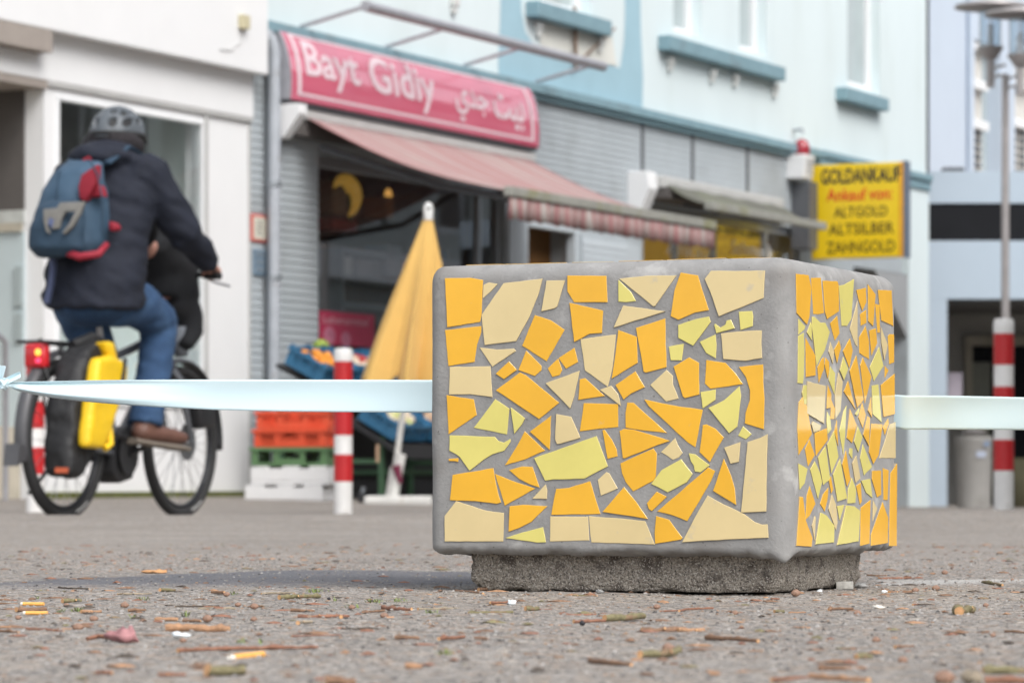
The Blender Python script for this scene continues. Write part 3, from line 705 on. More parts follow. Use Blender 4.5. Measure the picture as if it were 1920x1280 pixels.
for a in (
 ('L', 350, 437, 458, 435, 27, 'gn', 'short green twig with an orange cut end lying beside the two cigarette butts'),
 ('L', 90, 487, 258, 482, 30, 'br', 'stout brown twig lying between two orange cigarette butts'),
 ('L', 455, 498, 572, 496, 20, 'tn', 'light brown twig lying just right of the small grass tuft at the left'),
 ('L', 872, 541, 1000, 540, 26, 'tn', 'smooth tan twig lying behind the thick tan branch piece at the left'),
 ('L', 930, 588, 1292, 590, 50, 'tn', 'thick tan branch piece lying behind a white paper scrap', 'branch_piece', .85),
 ('L', 722, 489, 818, 486, 20, 'br', 'short brown twig left of the dark knobbly twig'),
 ('L', 985, 470, 1232, 465, 13, 'dk', 'dark knobbly twig lying beside a straight grey twig', 'twig', .12),
 ('L', 1116, 479, 1322, 480, 17, 'gy', 'straight grey twig lying against the dark knobbly twig'),
 ('L', 1470, 396, 1655, 390, 13, 'gy', 'thin grey twig just left of the thick mossy twig on the far side'),
 ('L', 1570, 416, 1800, 406, 28, 'gn', 'thick mossy twig with knobs near the dark tar strip', 'twig', .9),
 ('L', 1635, 490, 1770, 490, 19, 'br', 'short brown twig left of the red-brown twig pair', 'twig', .1),
 ('L', 1675, 524, 1935, 520, 22, 'rd', 'long red-brown twig with a peeled stripe at left of centre'),
 ('L', 1000, 718, 1790, 693, 24, 'rd', 'longest thin reddish twig lying in front of the pink petal', 'twig', .72),
 ('L', 1165, 828, 1378, 822, 70, 'gn', 'thick green stub with an orange cut end in the left foreground', 'branch_stub'),
 ('L', 900, 376, 985, 373, 22, 'gn', 'short mossy green twig on the near edge of the tar strip at left'),
 ('L', 328, 361, 500, 368, 10, 'dk', 'thin dark twig on the near edge of the tar strip, farthest left'),
 ('L', 660, 399, 852, 395, 13, 'gy', 'thin grey-brown twig below the tar strip, left of the short mossy twig'),
 ('L', -20, 452, 96, 452, 9, 'br', 'thin brown twig at the left edge of the picture behind the butts'),
 ('L', -10, 585, 132, 582, 9, 'tn', 'pale thin straw-like twig at the left edge of the picture'),
 ('L', 150, 595, 360, 607, 20, 'rd', 'curled reddish bark strip at the left, nearer than the butts', 'bark_strip'),
 ('L', 0, 606, 105, 614, 22, 'br', 'brown bark strip at the left edge below the pale straw', 'bark_strip'),
 ('L', 1675, 560, 1750, 553, 24, 'gy', 'short grey stub below the red-brown twig pair', 'twig'),
 ('L', 1028, 547, 1130, 549, 18, 'br', 'small brown twig between the smooth tan twig and a bud'),
 ('L', 1835, 885, 1990, 880, 62, 'br', 'blurred brown stub on the bottom edge of the picture, left of centre', 'branch_stub'),
 ('L', 890, 852, 1045, 850, 26, 'rd', 'blurred reddish twig left of the thick green stub', 'twig'),
 ('L', 545, 837, 632, 840, 24, 'rd', 'blurred short reddish twig in the left foreground below the pink petal', 'twig'),
 ('L', 1640, 636, 1920, 628, 10, 'rd', 'thin reddish twig lying flat right of the white paper scrap', 'twig'),
 ('L', 1190, 386, 1262, 388, 19, 'br', 'short brown twig beside a dark bud near the tar strip', 'twig'),
 ('M', 235, 474, 396, 484, 26, 'rd', 'red-brown twig touching a thin grey twig, left of the block footing'),
 ('M', 430, 484, 668, 478, 16, 'gy', 'thin grey twig with a knob, right of the red-brown twig', 'twig', .62),
 ('M', 714, 505, 962, 500, 22, 'gn', 'long greenish twig with a knobbed left end in front of the block', 'twig', .06),
 ('M', 345, 444, 525, 452, 10, 'gy', 'very thin grey-green twig beside the grass tuft'),
 ('M', 838, 448, 985, 440, 15, 'rd', 'reddish twig pointing at the white flake in front of the footing'),
 ('M', 1033, 481, 1108, 478, 29, 'gn', 'thick short green stub with a pale cut end in front of the block', 'branch_stub'),
 ('M', 1106, 485, 1183, 483, 8, 'rd', 'very thin red twig continuing from the short green stub'),
 ('M', 645, 380, 798, 396, 17, 'br', 'grey-brown twig leading to the left corner of the footing'),
 ('M', 772, 372, 884, 370, 25, 'br', 'brown twig with cut end lying against the left corner of the footing'),
 ('M', 1304, 409, 1438, 412, 19, 'gn', 'green twig with orange end close to the middle of the footing'),
 ('M', 1228, 516, 1432, 513, 15, 'rd', 'thin knobbed reddish twig left of the thick green log', 'twig', .1),
 ('M', 1480, 530, 1702, 520, 44, 'gn', 'thick green log piece with pale cut ends in front of the block', 'branch_piece'),
 ('M', 1305, 552, 1482, 546, 22, 'rd', 'reddish twig touching the left end of the thick green log'),
 ('M', 1688, 602, 1940, 597, 36, 'br', 'blurred tan-brown twig nearer than the thick green log', 'twig'),
 ('M', 1790, 496, 1925, 489, 10, 'rd', 'thin orange-brown twig right of the thick green log'),
 ('M', 5, 598, 112, 602, 23, 'dk', 'dark brown twig left of centre in the blurred foreground'),
 ('M', 548, 650, 692, 634, 24, 'rd', 'reddish twig with a pale knob in the middle foreground', 'twig', .15),
 ('M', 300, 642, 440, 642, 24, 'br', 'brown twig with an orange end in the middle foreground'),
 ('M', 1400, 768, 1632, 790, 34, 'br', 'dark brown blurred bark strip below the centre', 'bark_strip'),
 ('M', 1680, 738, 1900, 712, 46, 'gn', 'blurred knobbed green-brown branch piece below the centre right', 'branch_piece', .9),
 ('M', 360, 802, 450, 800, 34, 'tn', 'blurred orange-tan wood chip in the middle foreground', 'wood_chip'),
 ('M', 122, 500, 242, 490, 15, 'br', 'brown twig left of the red-brown twig beside the grass', 'twig'),
 ('M', 0, 528, 40, 520, 22, 'rd', 'short reddish twig end left of the small grass tuft', 'twig'),
 ('R', 1040, 293, 1148, 295, 12, 'br', 'short dark twig behind the block at the right, farther of two'),
 ('R', 1102, 311, 1282, 306, 15, 'rd', 'brown twig behind the block at the right, nearer of two'),
 ('R', 1686, 332, 1800, 348, 17, 'gn', 'green forked twig lying on the pale dust streak', 'twig', .2),
 ('R', 1160, 391, 1290, 387, 22, 'br', 'brown twig with a bud at its right end, right of the footing'),
 ('R', 515, 495, 572, 494, 21, 'gn', 'tiny green stub in front of the right part of the footing', 'branch_stub'),
 ('R', 822, 485, 958, 478, 17, 'br', 'brown twig with a mossy end nearer than the plaster chip', 'twig', .1),
 ('R', 1560, 500, 1632, 480, 56, 'gn', 'fat green stub with orange cut end at the far right', 'branch_stub'),
 ('R', 1815, 606, 1935, 612, 18, 'br', 'dark brown twig at the right edge of the picture'),
 ('R', -20, 492, 172, 476, 15, 'rd', 'reddish twig with orange tip below the right corner of the block'),
 ('R', -30, 602, 122, 599, 30, 'tn', 'blurred tan twig with bright end right of centre'),
 ('R', 130, 640, 425, 660, 28, 'br', 'blurred brown twig with a pale left end right of centre', 'twig', .08),
 ('R', 978, 750, 1062, 746, 46, 'gn', 'blurred olive stub with round orange cut end at the right', 'branch_stub'),
 ('R', 770, 814, 1030, 818, 38, 'br', 'blurred brown branch piece on the bottom edge, upper of the pair', 'branch_piece'),
 ('R', 720, 860, 1045, 884, 40, 'tn', 'blurred orange-brown bark strip on the bottom edge, lower of the pair', 'bark_strip'),
 ('R', 1690, 828, 1960, 826, 56, 'gn', 'blurred green branch with orange end in the bottom right corner', 'branch_piece'),
 ('R', 1700, 882, 1960, 886, 50, 'rd', 'blurred reddish branch along the bottom right edge', 'branch_piece'),
 ('R', 1195, 697, 1295, 690, 20, 'br', 'blurred brown twig right of the middle in the foreground'),
 ('R', 1295, 460, 1358, 458, 15, 'rd', 'short bright red twig right of the block'),
 ('R', 870, 404, 1008, 402, 6, 'br', 'hair-thin brown twig just in front of the plaster chip'),
 ('R', 598, 503, 692, 500, 9, 'tn', 'thin tan splinter beside the tiny green stub', 'wood_splinter'),
 ('R', 1118, 505, 1200, 505, 9, 'rd', 'thin reddish splinter lying right of centre', 'wood_splinter'),
 ('R', 1470, 535, 1560, 540, 9, 'rd', 'thin reddish splinter beside the fat green stub', 'wood_splinter'),
 ('R', 500, 880, 720, 868, 24, 'rd', 'blurred reddish twig on the bottom edge right of centre')):
    twig(*a)
for a in (('L', 702, 462, 34, 'round brown bud left of the short brown twig'), ('L', 1432, 468, 36, 'brown bud right of the dark knobbly twig'), ('L', 1168, 538, 42, 'split brown bud behind the thick tan branch piece'),
          ('L', 528, 538, 36, 'broken brown bud below the light brown twig'), ('L', 440, 586, 46, 'large brown bud at the left between bark strip and pink petal'), ('L', 1428, 540, 28, 'small reddish bud right of the split bud'),
          ('L', 1340, 458, 26, 'small dark bud beside the end of the straight grey twig'), ('L', 375, 462, 24, 'tiny orange bud beside the green twig near the butts'), ('L', 1275, 400, 27, 'dark bud near the tar strip'), ('L', 104, 531, 26, 'brown bud in front of the nearer cigarette butt'),
          ('L', 1030, 660, 30, 'brown bud touching the white paper scrap'),
          ('M', 243, 520, 34, 'round brown bud below the red-brown twig'), ('M', 60, 474, 28, 'pinkish bud left of the grass tuft'), ('M', 1776, 471, 30, 'dark green bud right of the thick log'), ('M', 1840, 700, 50, 'blurred orange bud on the knobbed green-brown branch'), ('M', 1168, 465, 20, 'tiny dark bud above the very thin red twig'),
          ('R', 638, 395, 40, 'pinkish brown pointed bud in front of the footing corner'), ('R', 1310, 378, 30, 'brown bud at the end of the twig right of the footing'), ('R', 1425, 366, 34, 'olive round bud on the pale dust streak'),
          ('R', 985, 508, 34, 'pinkish bud nearer than the brown mossy-ended twig'), ('R', 1706, 461, 24, 'small brown bud right of the fat green stub'), ('R', 1090, 658, 36, 'blurred pink-brown bud right of centre'), ('R', 1240, 770, 42, 'blurred tan bud right of the olive stub'), ('R', 1745, 630, 26, 'blurred dark bud near the right edge'),
          ('R', 1475, 870, 88, 'blurred pinkish lump on the bottom edge at right'), ('R', 1475, 278, 28, 'tan bud behind the block at the right'), ('R', 295, 505, 28, 'tan bud in front of the right part of the footing'), ('R', 1855, 320, 16, 'tiny reddish bud at the far right behind the dust streak')):
    bud(*a)
def lump(cr, x, y, wpx, hpx, m, name, label, cat, seed=1, rough=.3, group=None):
    c = gp(cr, x, y + hpx * .48); s = c.y / F / 3; mb = MB(); mb.ell((c.x, c.y, hpx * s * .48), (wpx * s / 2, wpx * s * .4, hpx * s / 2), 16, 10)
    o = mb.build(name, M[m], smooth=40, loc=V((c.x, c.y, 0)))
    for vt in o.data.vertices: vt.co *= 1 + rough * noise.noise(vt.co * (2.2 / (wpx * s)) * 2 + V((seed, 0, 0)))
    return tag(o, label, cat, group)
lump('M', 945, 345, 54, 58, 'bud_scale', 'pebble', 'smooth brown pebble leaning on the left part of the footing', 'pebble')
lump('M', 1356, 562, 34, 30, 'pebble_black', 'pebble', 'small black pebble in front of the block beside the reddish twig', 'pebble', 2)
lump('R', 1630, 870, 120, 84, 'bark_grey', 'pebble', 'blurred grey stone on the bottom edge at right', 'pebble', 3)
lump('L', 1850, 425, 20, 18, 'pebble_black', 'pebble', 'small black pebble right of the thick mossy twig', 'pebble', 4)
lump('M', 1520, 374, 66, 34, 'concrete', 'pebble', 'grey concrete crumb in front of the middle of the footing', 'pebble', 5, .6)
lump('M', 1455, 388, 44, 24, 'concrete', 'pebble', 'grey concrete crumb left of the larger crumb at the footing', 'pebble', 6, .6)
lump('R', 770, 384, 30, 20, 'paper_scrap', 'pebble', 'white pebble just left of the plaster chip', 'pebble', 8, .5)
lump('R', 1000, 352, 70, 30, 'concrete', 'pebble', 'grey crumb just right of the plaster chip', 'pebble', 7, .6)
lump('L', 1015, 632, 108, 34, 'paper_scrap', 'paper_scrap', 'crumpled white paper scrap in front of the thick tan branch piece', 'paper scrap', 9, .7)
lump('M', 960, 450, 46, 28, 'paper_scrap', 'paper_scrap', 'small white flake at the tip of the reddish twig', 'paper scrap', 10, .7)
lump('R', 1135, 388, 36, 22, 'paper_scrap', 'paper_scrap', 'small white flake left of the brown twig right of the footing', 'paper scrap', 12, .7)
lump('R', 1100, 474, 66, 20, 'butt_white', 'dry_leaf', 'pale yellow leaf crumb right of the block', 'leaf', 13, .8)
lump('L', 872, 274, 130, 22, 'dry_leaf', 'dry_leaf', 'flat orange dry leaf behind the tar strip', 'leaf', 11, .6)
pt = thing('wilted_petal', 'crumpled pink wilted petal with a thin stem, lying at the left', 'petal', gp('L', 700, 670))
c0 = gp('L', 700, 672); sc_ = c0.y / F / 3; mb = MB()
mb.ell((c0.x, c0.y, 34 * sc_), (78 * sc_, 60 * sc_, 36 * sc_), 22, 14); o = mb.build('petal', M['pink_petal'], pt, smooth=180)
for vt in o.data.vertices: vt.co.z = max(-.0005, vt.co.z * (1 + 1.2 * noise.noise(vt.co * 130)) - .0004); vt.co.x *= 1 + .7 * noise.noise(vt.co * 60 + V((3, 1, 2)))
MB().tube([gp('L', 490, 668) + V((0, 0, .003)), gp('L', 560, 664) + V((0, 0, .005)), gp('L', 640, 672) + V((0, 0, .005))], [.002, .0022, .003], 8).build('stem', M['bark_red'], pt, smooth=60)
cc = gp('R', 912, 372); s = cc.y / F / 3
mb = MB(); mb.box(cc.x - 47 * s, cc.x + 47 * s, cc.y - .012, cc.y + .02, 0, 42 * s)
o = mb.build('plaster_chip', M['plaster_chip'], loc=V((cc.x, cc.y, 0)), bevel=.0012, smooth=40); o.rotation_euler = (0, R(-2), R(-7)); tag(o, 'pale rectangular plaster chip lying at the right foot of the block', 'plaster chip')

# ---------------------------------------------------------------- grit, bark crumbs and grass
mat('grit_light', (.31, .295, .28), .85, None); mat('grit_mid', (.24, .22, .20), .85, None); mat('grit_dark', (.07, .066, .064), .85, None); mat('grit_warm', (.28, .19, .13), .85, None); mat('grass', (.17, .22, .06), .6, (60, .3))
def scatter(name, count, r0, r1, mats, ys, flat, label, wts, long=1.0):
    mb = MB(); rnd = random.Random(count)
    for _ in range(count):
        y = ys[0] + (ys[1] - ys[0]) * rnd.random() ** .8; x = rnd.uniform(-1, 1) * (y * .152 + .05)
        if 5.0 < y < 5.9 and x < .1 and rnd.random() < .7: continue
        r = r0 + (r1 - r0) * rnd.random() ** 4; a = rnd.uniform(0, 6.3); el = 1 + (long - 1) * rnd.random()
        ca, sa = math.cos(a), math.sin(a); z = gz(x, y) + .0022 * noise.noise((x * 28, y * 28, 1)) + .003 * noise.noise((x * 5, y * 5, 4)) + r * .15
        def q(u, v_, w_): return (x + (u * ca * el - v_ * sa) * r, y + (u * sa * el + v_ * ca) * r, z + w_ * r * flat)
        j = lambda: rnd.uniform(.7, 1.2)
        vs = [q(j(), 0, 0), q(0, j(), 0), q(-j(), 0, 0), q(0, -j(), 0), q(0, 0, j()), q(.5 * j(), .6 * j(), .6), q(-.5, -.6 * j(), .6)]
        mb.add(vs, [(0, 5, 4), (0, 1, 5), (5, 1, 4), (1, 2, 4), (2, 6, 4), (2, 3, 6), (6, 3, 4), (3, 0, 4)], rnd.choices(range(len(mats)), wts)[0])
    o = mb.build(name, [M[m] for m in mats], smooth=None); return tag(o, label, None, None, 'stuff')
scatter('grit', 44000, .0005, .0031, ['grit_light', 'grit_mid', 'grit_dark', 'grit_warm'], (2.35, 7.5), .7, 'fine stone grit all over the asphalt', (3, 7, 1.5, 1.0))
scatter('bark_crumbs', 4200, .0008, .0068, ['bark_brown', 'bark_red', 'bark_tan', 'bark_green', 'bark_dark'], (2.4, 8.5), .45, 'brown bark crumbs scattered over the asphalt', (5, 3, 2, 1.5, 2.5), 3.4)
def grass():
    mb = MB(); rnd = random.Random(5)
    for cr, x, y, wd, n in (('M', 185, 450, 60, 60), ('M', 320, 446, 70, 36), ('L', 440, 494, 40, 45), ('L', 1050, 522, 26, 22), ('L', 760, 538, 30, 12), ('L', 800, 434, 50, 16), ('M', 585, 745, 60, 30), ('L', 1770, 388, 70, 40), ('L', 340, 500, 40, 20), ('M', 500, 512, 50, 24), ('L', 1320, 402, 24, 16), ('L', 210, 424, 14, 8), ('L', 1890, 440, 40, 10), ('M', 60, 474, 60, 16), ('L', 1360, 676, 30, 12), ('L', 1460, 676, 20, 10)):
        for _ in range(n):
            p = gp(cr, x + rnd.gauss(0, wd * .4), y + rnd.gauss(0, 3)); a = rnd.uniform(0, 6.3); h = rnd.uniform(.0015, .0055); d = V((math.cos(a), math.sin(a), 0)); k = V((-d.y, d.x, 0)) * .0006
            mb.add([p - k, p + k, p + d * h + V((0, 0, h)) + k * .7, p + d * h + V((0, 0, h)) - k * .7, p + d * h * 2.4 + V((0, 0, h * 1.1))], [(0, 1, 2, 3), (3, 2, 4)])
    tag(mb.build('grass', M['grass']), 'sparse green grass tufts growing out of the asphalt', None, None, 'stuff')
grass()
# ---------------------------------------------------------------- shop row: the pale blue house
def fT(u, v, z): return tuple(fa(u, v, z))
mat('plaster_pale', (.66, .745, .76), .9, (1.2, .04), (60, .15, .003), dirt=((.58, .655, .65), 1.7, .54, .95), stretch=(1, 1, .3)); mat('trim_blue', (.20, .32, .37), .7, (6, .12), dirt=((.15, .19, .2), 3, .58, .8)); mat('paint_blue', (.33, .50, .58), .85, (2, .06))
mat('window_white', (.80, .81, .82), .4, (4, .03)); mat('pane_grey', (.40, .46, .47), .12, (1.5, .12), coat=.5); mat('corbel', (.64, .65, .63), .9, (8, .2)); mat('rail_grey', (.42, .42, .45), .45, (10, .15), metal=.5); mat('dark_metal', (.10, .105, .115), .5, (10, .2))
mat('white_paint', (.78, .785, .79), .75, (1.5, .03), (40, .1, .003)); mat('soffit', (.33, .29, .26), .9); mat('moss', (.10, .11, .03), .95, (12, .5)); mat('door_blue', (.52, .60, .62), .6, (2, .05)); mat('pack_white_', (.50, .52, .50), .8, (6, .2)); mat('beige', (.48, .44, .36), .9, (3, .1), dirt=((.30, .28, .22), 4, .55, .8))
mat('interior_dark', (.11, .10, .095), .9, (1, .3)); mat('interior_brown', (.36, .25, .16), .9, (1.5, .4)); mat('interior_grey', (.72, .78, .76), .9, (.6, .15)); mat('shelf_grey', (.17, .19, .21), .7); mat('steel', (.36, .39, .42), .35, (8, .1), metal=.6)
glass('shop_glass', (.9, .93, .93), .14); glass('clear_glass', (.93, .96, .96), .03)
mat('cladding', (.40, .44, .465), .6, (2.5, .06), dirt=((.29, .31, .32), 1.6, .55, .85)); mat('cladding_light', (.50, .55, .585), .6, (2.5, .05))
UE = FU(1740)                                        # far end of the house
house = thing('blue_house', 'pale blue plastered house with grey clad shop fronts and a teal blue cornice', 'house', fa(6, 0, 0))
U0 = -.267
zc0, zc1 = 3.70, 3.84
sx = lambda px, v=0: FU(px, v)
# openings of the ground floor
ush = (sx(596), sx(946)); udo = (sx(982), sx(1082)); ugs = (sx(1205), sx(1500)); upa = (sx(1600), sx(1702))
GH = [(ush[0], ush[1], .55, 2.86), (udo[0], udo[1], .12, 2.6), (ugs[0], ugs[1], .6, 2.93), (upa[0], upa[1], -.3, 2.62)]
MB(fT).wall(U0, sx(1690), -.3, zc0, 0, GH, .35).slats(U0, sx(1595), -.26, zc0, 0, GH).build('shop_front', M['cladding'], house)
for px in (1203, 1297, 1400):                        # joints between the cladding panels
    u = sx(px); MB(fT).box(u - .03, u + .03, .001, .016, 2.96, zc0 - .002).build('cladding_joint', M['dark_metal'], house)
mb = MB(fT)
for v0, z0, z1 in ((.10, zc0 + .05, zc1), (.06, zc0, zc0 + .05)): mb.box(U0, sx(1530), 0, v0, z0, z1)
mb.build('cornice', M['trim_blue'], house, bevel=.012)
ue0, ze = FP(1545, 298, .05); mb = MB(fT); zq = FZ(337, sx(1700), .05); mb.box(sx(1535), UE, 0, .04, zq - .08, zq + .03); mb.box(sx(1535), UE, 0, .07, zq + .03, zq + .11); mb.build('cornice', M['trim_blue'], house, bevel=.012)
MB(fT).box(sx(1702) + .01, UE, -.3, .012, -.3, zq - .081).build('corner_pier', M['plaster_pale'], house)
# upper wall with windows
def Wn(pl, pr, pt, pb, v=0):
    u0, u1 = sx(pl, v), sx(pr, v); zb = FZ(pb, (u0 + u1) / 2, v); zt = zb + 1.75; return (u0, u1, zb, zt)
W1 = (sx(1018), sx(1110), FZ(20, sx(1060)), FZ(20, sx(1060)) + 1.75)
W2 = Wn(1266, 1318, 0, 66); W3 = Wn(1390, 1440, 0, 100); W4 = Wn(1592, 1652, 0, 168)
W0 = (1.0, 2.2, W1[2], W1[3]); W5 = (U0 + .1, .6, W1[2], W1[3])
WH = [W0, W1, W2, W3, W4]
MB(fT).wall(U0, UE, zc1 - .05, 9.5, -.02, WH, .22).build('upper_wall', M['plaster_pale'], house)
MB(fT).box(U0, UE, -8, -.35, 2.9, 9.5).build('inner_mass', M['interior_dark'], house)
MB(fT).box(U0 - .0, UE + .0, -8, .15, 9.5, 9.7).build('eaves', M['trim_blue'], house)
for k, wn in enumerate(WH):
    u0, u1, z0, z1 = wn; f = .085
    fr = MB(fT)
    for b in ((u0, u1, z0, z0 + f), (u0, u1, z1 - f, z1), (u0, u0 + f, z0 + f, z1 - f), (u1 - f, u1, z0 + f, z1 - f)): fr.box(b[0], b[1], -.20, -.13, b[2], b[3])
    wo = fr.build('window', M['window_white'], house, bevel=.008)
    MB(fT).box(u0 + f, u1 - f, -.19, -.175, z0 + f, z1 - f).build('pane', M['pane_grey'], wo)
def sill(pl, pr, pyl, pyr, v=.12, th=.15):
    u0, u1 = sx(pl, v), sx(pr, v); zt = (FZ(pyl, u0, v) + FZ(pyr, u1, v)) / 2
    mb = MB(fT); mb.box(u0, u1, -.02, v, zt - th, zt); mb.build('sill', M['trim_blue'], house, bevel=.015)
    return u0, u1, zt
s1 = sill(1010, 1148, 4, 36); s2 = sill(1257, 1474, 68, 124); s3 = sill(1588, 1668, 164, 184)
def corbels(px_list, py_list):
    for px, py in zip(px_list, py_list):
        u, z = FP(px, py, .05); mb = MB(fT); mb.box(u - .05, u + .05, -.02, .04, z - .02, z + .06); mb.box(u - .035, u + .035, -.02, .025, z - .08, z - .02); mb.build('corbel', M['corbel'], house, bevel=.01)
corbels((1018, 1133), (52, 82)); corbels((1264, 1343, 1386, 1460), (118, 140, 148, 168)); corbels((860,), (8,))
# painted darker shapes with curved edges on the upper wall
def paint(pxs):
    mb = MB(fT); pts = [(sx(x, -.016), FZ(y, sx(x, -.016), -.016)) for x, y in pxs]; n = len(pts)
    mb.add([(u, -.016, z) for u, z in pts], [tuple(range(n))]); mb.build('painted_field', M['paint_blue'], house)
paint([(940, -40), (938, 40), (934, 120), (936, 150), (1204, 212), (1206, 150), (1202, 60), (1200, -40), (1172, -40), (1172, 30), (1170, 80), (1163, 128), (1130, 120), (1000, 84), (985, 60), (978, 20), (976, -40)])
mb = MB(fT); ua, za = FP(1008, 38, 0); ub, zb = FP(1160, 130, 0); mb.quad((sx(1010), -.012, FZ(24, sx(1010))), (sx(1148), -.012, FZ(54, sx(1148))), (sx(1158), -.012, FZ(124, sx(1158))), (sx(1016), -.012, FZ(88, sx(1016))))
mb.build('painted_field', M['beige'], house).data.materials[0] = mat('cream_wall', (.68, .68, .63), .9, (2, .06))
mb = MB(fT); u, z = FP(1080, 62, .03); mb.tube([(u, .02, z + .25), (u, .03, z - .35)], .018, 8); mb.tube([(u, .03, z - .3), (u + .9, .02, z + .15)], .012, 6); mb.build('iron_stay', mat('rust', (.20, .13, .09), .8), house)
u, z = FP(1490, 245, .0); mb = MB(fT); mb.tube([(u, -.02, z), (u, .09, z + .01), (u, .10, z - .04)], .018, 8); mb.build('wall_lamp_arm', M['steel'], house)
# rainwater pipe
pipe = thing('drainpipe', 'grey drainpipe running down the cladding beside the white building', 'drainpipe', fa(sx(514, .1), .1, FZ(700, sx(514, .1), .1)))
up = sx(514, .1); mb = MB(fT)
mb.tube([(up, .1, -.2), (up, .1, FZ(95, up, .1)), (up - .02, .08, FZ(75, up, .1)), (up - .10, .02, FZ(45, up, .1)), (up - .1, .02, FZ(15, up, .1))], .052, 14); mb.build('pipe', mat('zinc', (.44, .47, .51), .5, (6, .12), metal=.3, dirt=((.25, .22, .2), 5, .6, .75)), pipe, smooth=60)
for py in (345, 520): MB(fT).tube([(up, .1, FZ(py, up, .1) - .02), (up, .1, FZ(py, up, .1) + .02)], .062, 14).build('clamp', M['steel'], pipe, smooth=50)
# shop interior
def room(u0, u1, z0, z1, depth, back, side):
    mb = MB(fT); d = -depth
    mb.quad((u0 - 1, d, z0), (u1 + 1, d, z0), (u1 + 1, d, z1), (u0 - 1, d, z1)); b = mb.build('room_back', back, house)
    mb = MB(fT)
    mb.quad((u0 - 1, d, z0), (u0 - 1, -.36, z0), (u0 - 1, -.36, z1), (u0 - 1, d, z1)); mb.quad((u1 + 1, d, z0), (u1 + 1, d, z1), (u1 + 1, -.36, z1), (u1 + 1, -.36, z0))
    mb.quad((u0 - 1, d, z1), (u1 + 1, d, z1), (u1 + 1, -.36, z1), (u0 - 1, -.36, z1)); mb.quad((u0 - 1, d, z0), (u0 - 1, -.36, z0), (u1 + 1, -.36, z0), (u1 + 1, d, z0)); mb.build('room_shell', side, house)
room(ush[0], ush[1], .0, 2.9, 3.2, M['interior_dark'], M['interior_brown']); room(ugs[0] - .5, ugs[1], 0, 2.94, .8, mat('gold_backdrop_glow', (.55, .33, .04), .8, (1.2, .35), emit=((.55, .30, .04), .22)), M['interior_brown'])  # gold backdrop glows by itself to brighten the display under the awning
fr = MB(fT); u0, u1, z0, z1 = GH[0]
for b in ((u0, u0 + .05), (u1 - .05, u1), (sx(905), sx(905) + .06)): fr.box(b[0], b[1], -.10, -.04, z0, z1)
fr.box(u0 + .05, u1 - .05, -.10, -.04, z0, z0 + .06); fr.box(u0 + .05, u1 - .05, -.10, -.04, z1 - .10, z1)
sw = fr.build('shop_window', M['steel'], house, bevel=.008); MB(fT).quad((u0 + .05, -.073, z0 + .06), (u1 - .05, -.073, z0 + .06), (u1 - .05, -.073, z1 - .1), (u0 + .05, -.073, z1 - .1)).build('pane', M['shop_glass'], sw)
fr = MB(fT); u0, u1, z0, z1 = GH[2]
for pu in (u0, u0 + .9, u0 + 1.9, u0 + 3.3, u1 - .06): fr.box(pu, pu + .06, -.10, -.04, z0, z1)
fr.box(u0 + .06, u1 - .06, -.097, -.043, z1 - .08, z1); fr.box(u0 + .06, u1 - .06, -.097, -.043, z0, z0 + .08)
sw = fr.build('shop_window', M['steel'], house, bevel=.008); MB(fT).quad((u0 + .05, -.073, z0 + .06), (u1 - .05, -.073, z0 + .06), (u1 - .05, -.073, z1 - .06), (u0 + .05, -.073, z1 - .06)).build('pane', M['shop_glass'], sw)
def gold_words():
    for txt, pl, pr, pt, pb in (('Ankauf', 1250, 1340, 455, 482), ('Schmuck', 1372, 1450, 455, 480)):
        mb = MB(); ua, ub = sx(pl, -.06), sx(pr, -.06); um = (ua + ub) / 2; put_text(mb, txt, ua, ub, FZ(pb, um), FZ(pt, um), lambda a, b: fT(a, -.060, b)); mb.build('window_lettering', M['window_white'], sw)
gold_words()
mb = MB(fT); mb.box(udo[0], udo[1], -.32, -.28, .12, 2.58); mb.build('door_curtain', mat('curtain_brown', (.16, .075, .02), .9, (3, .3)), house)
fr = MB(fT)
for b in (udo[0], udo[1] - .07): fr.box(b, b + .07, -.08, .015, .12, 2.6)
fr.box(udo[0] + .07, udo[1] - .07, -.08, .015, 2.52, 2.6); fr.build('door_frame', M['cladding_light'], house, bevel=.006)
MB(fT).box(sx(950), sx(979), .002, .03, .1, 2.6).build('door_pier', M['cladding_light'], house)
MB(fT).box(sx(1086), sx(1196), .002, .03, .1, 2.5).slats(sx(1086), sx(1170), .12, 2.48, .03, []).build('light_panel', M['cladding_light'], house)
mb = MB(fT); u0, u1, z0, z1 = GH[3]                 # passage at the far end with a slanting corner
mb.box(u0, u1, -6, -5.9, -.3, 2.62); mb.quad((u0, -.35, -.3), (u0, -6, -.3), (u0, -6, 2.62), (u0, -.35, 2.62)); mb.quad((u1, -.35, -.3), (u1, -.35, 2.62), (u1, -6, 2.62), (u1, -6, -.3)); mb.quad((u0, -.35, 2.62), (u0, -6, 2.62), (u1, -6, 2.62), (u1, -.35, 2.62))
mb.build('passage', mat('passage_grey', (.32, .33, .34), .9, (1.5, .1)), house)
uj = sx(1690); MB(fT).prism([(u1 - 1.1, z1 - .001), (u1, z1 - .001), (u1, z1 - .75)], 'y', -.34, -.005).build('chamfer', M['passage_grey'], house)
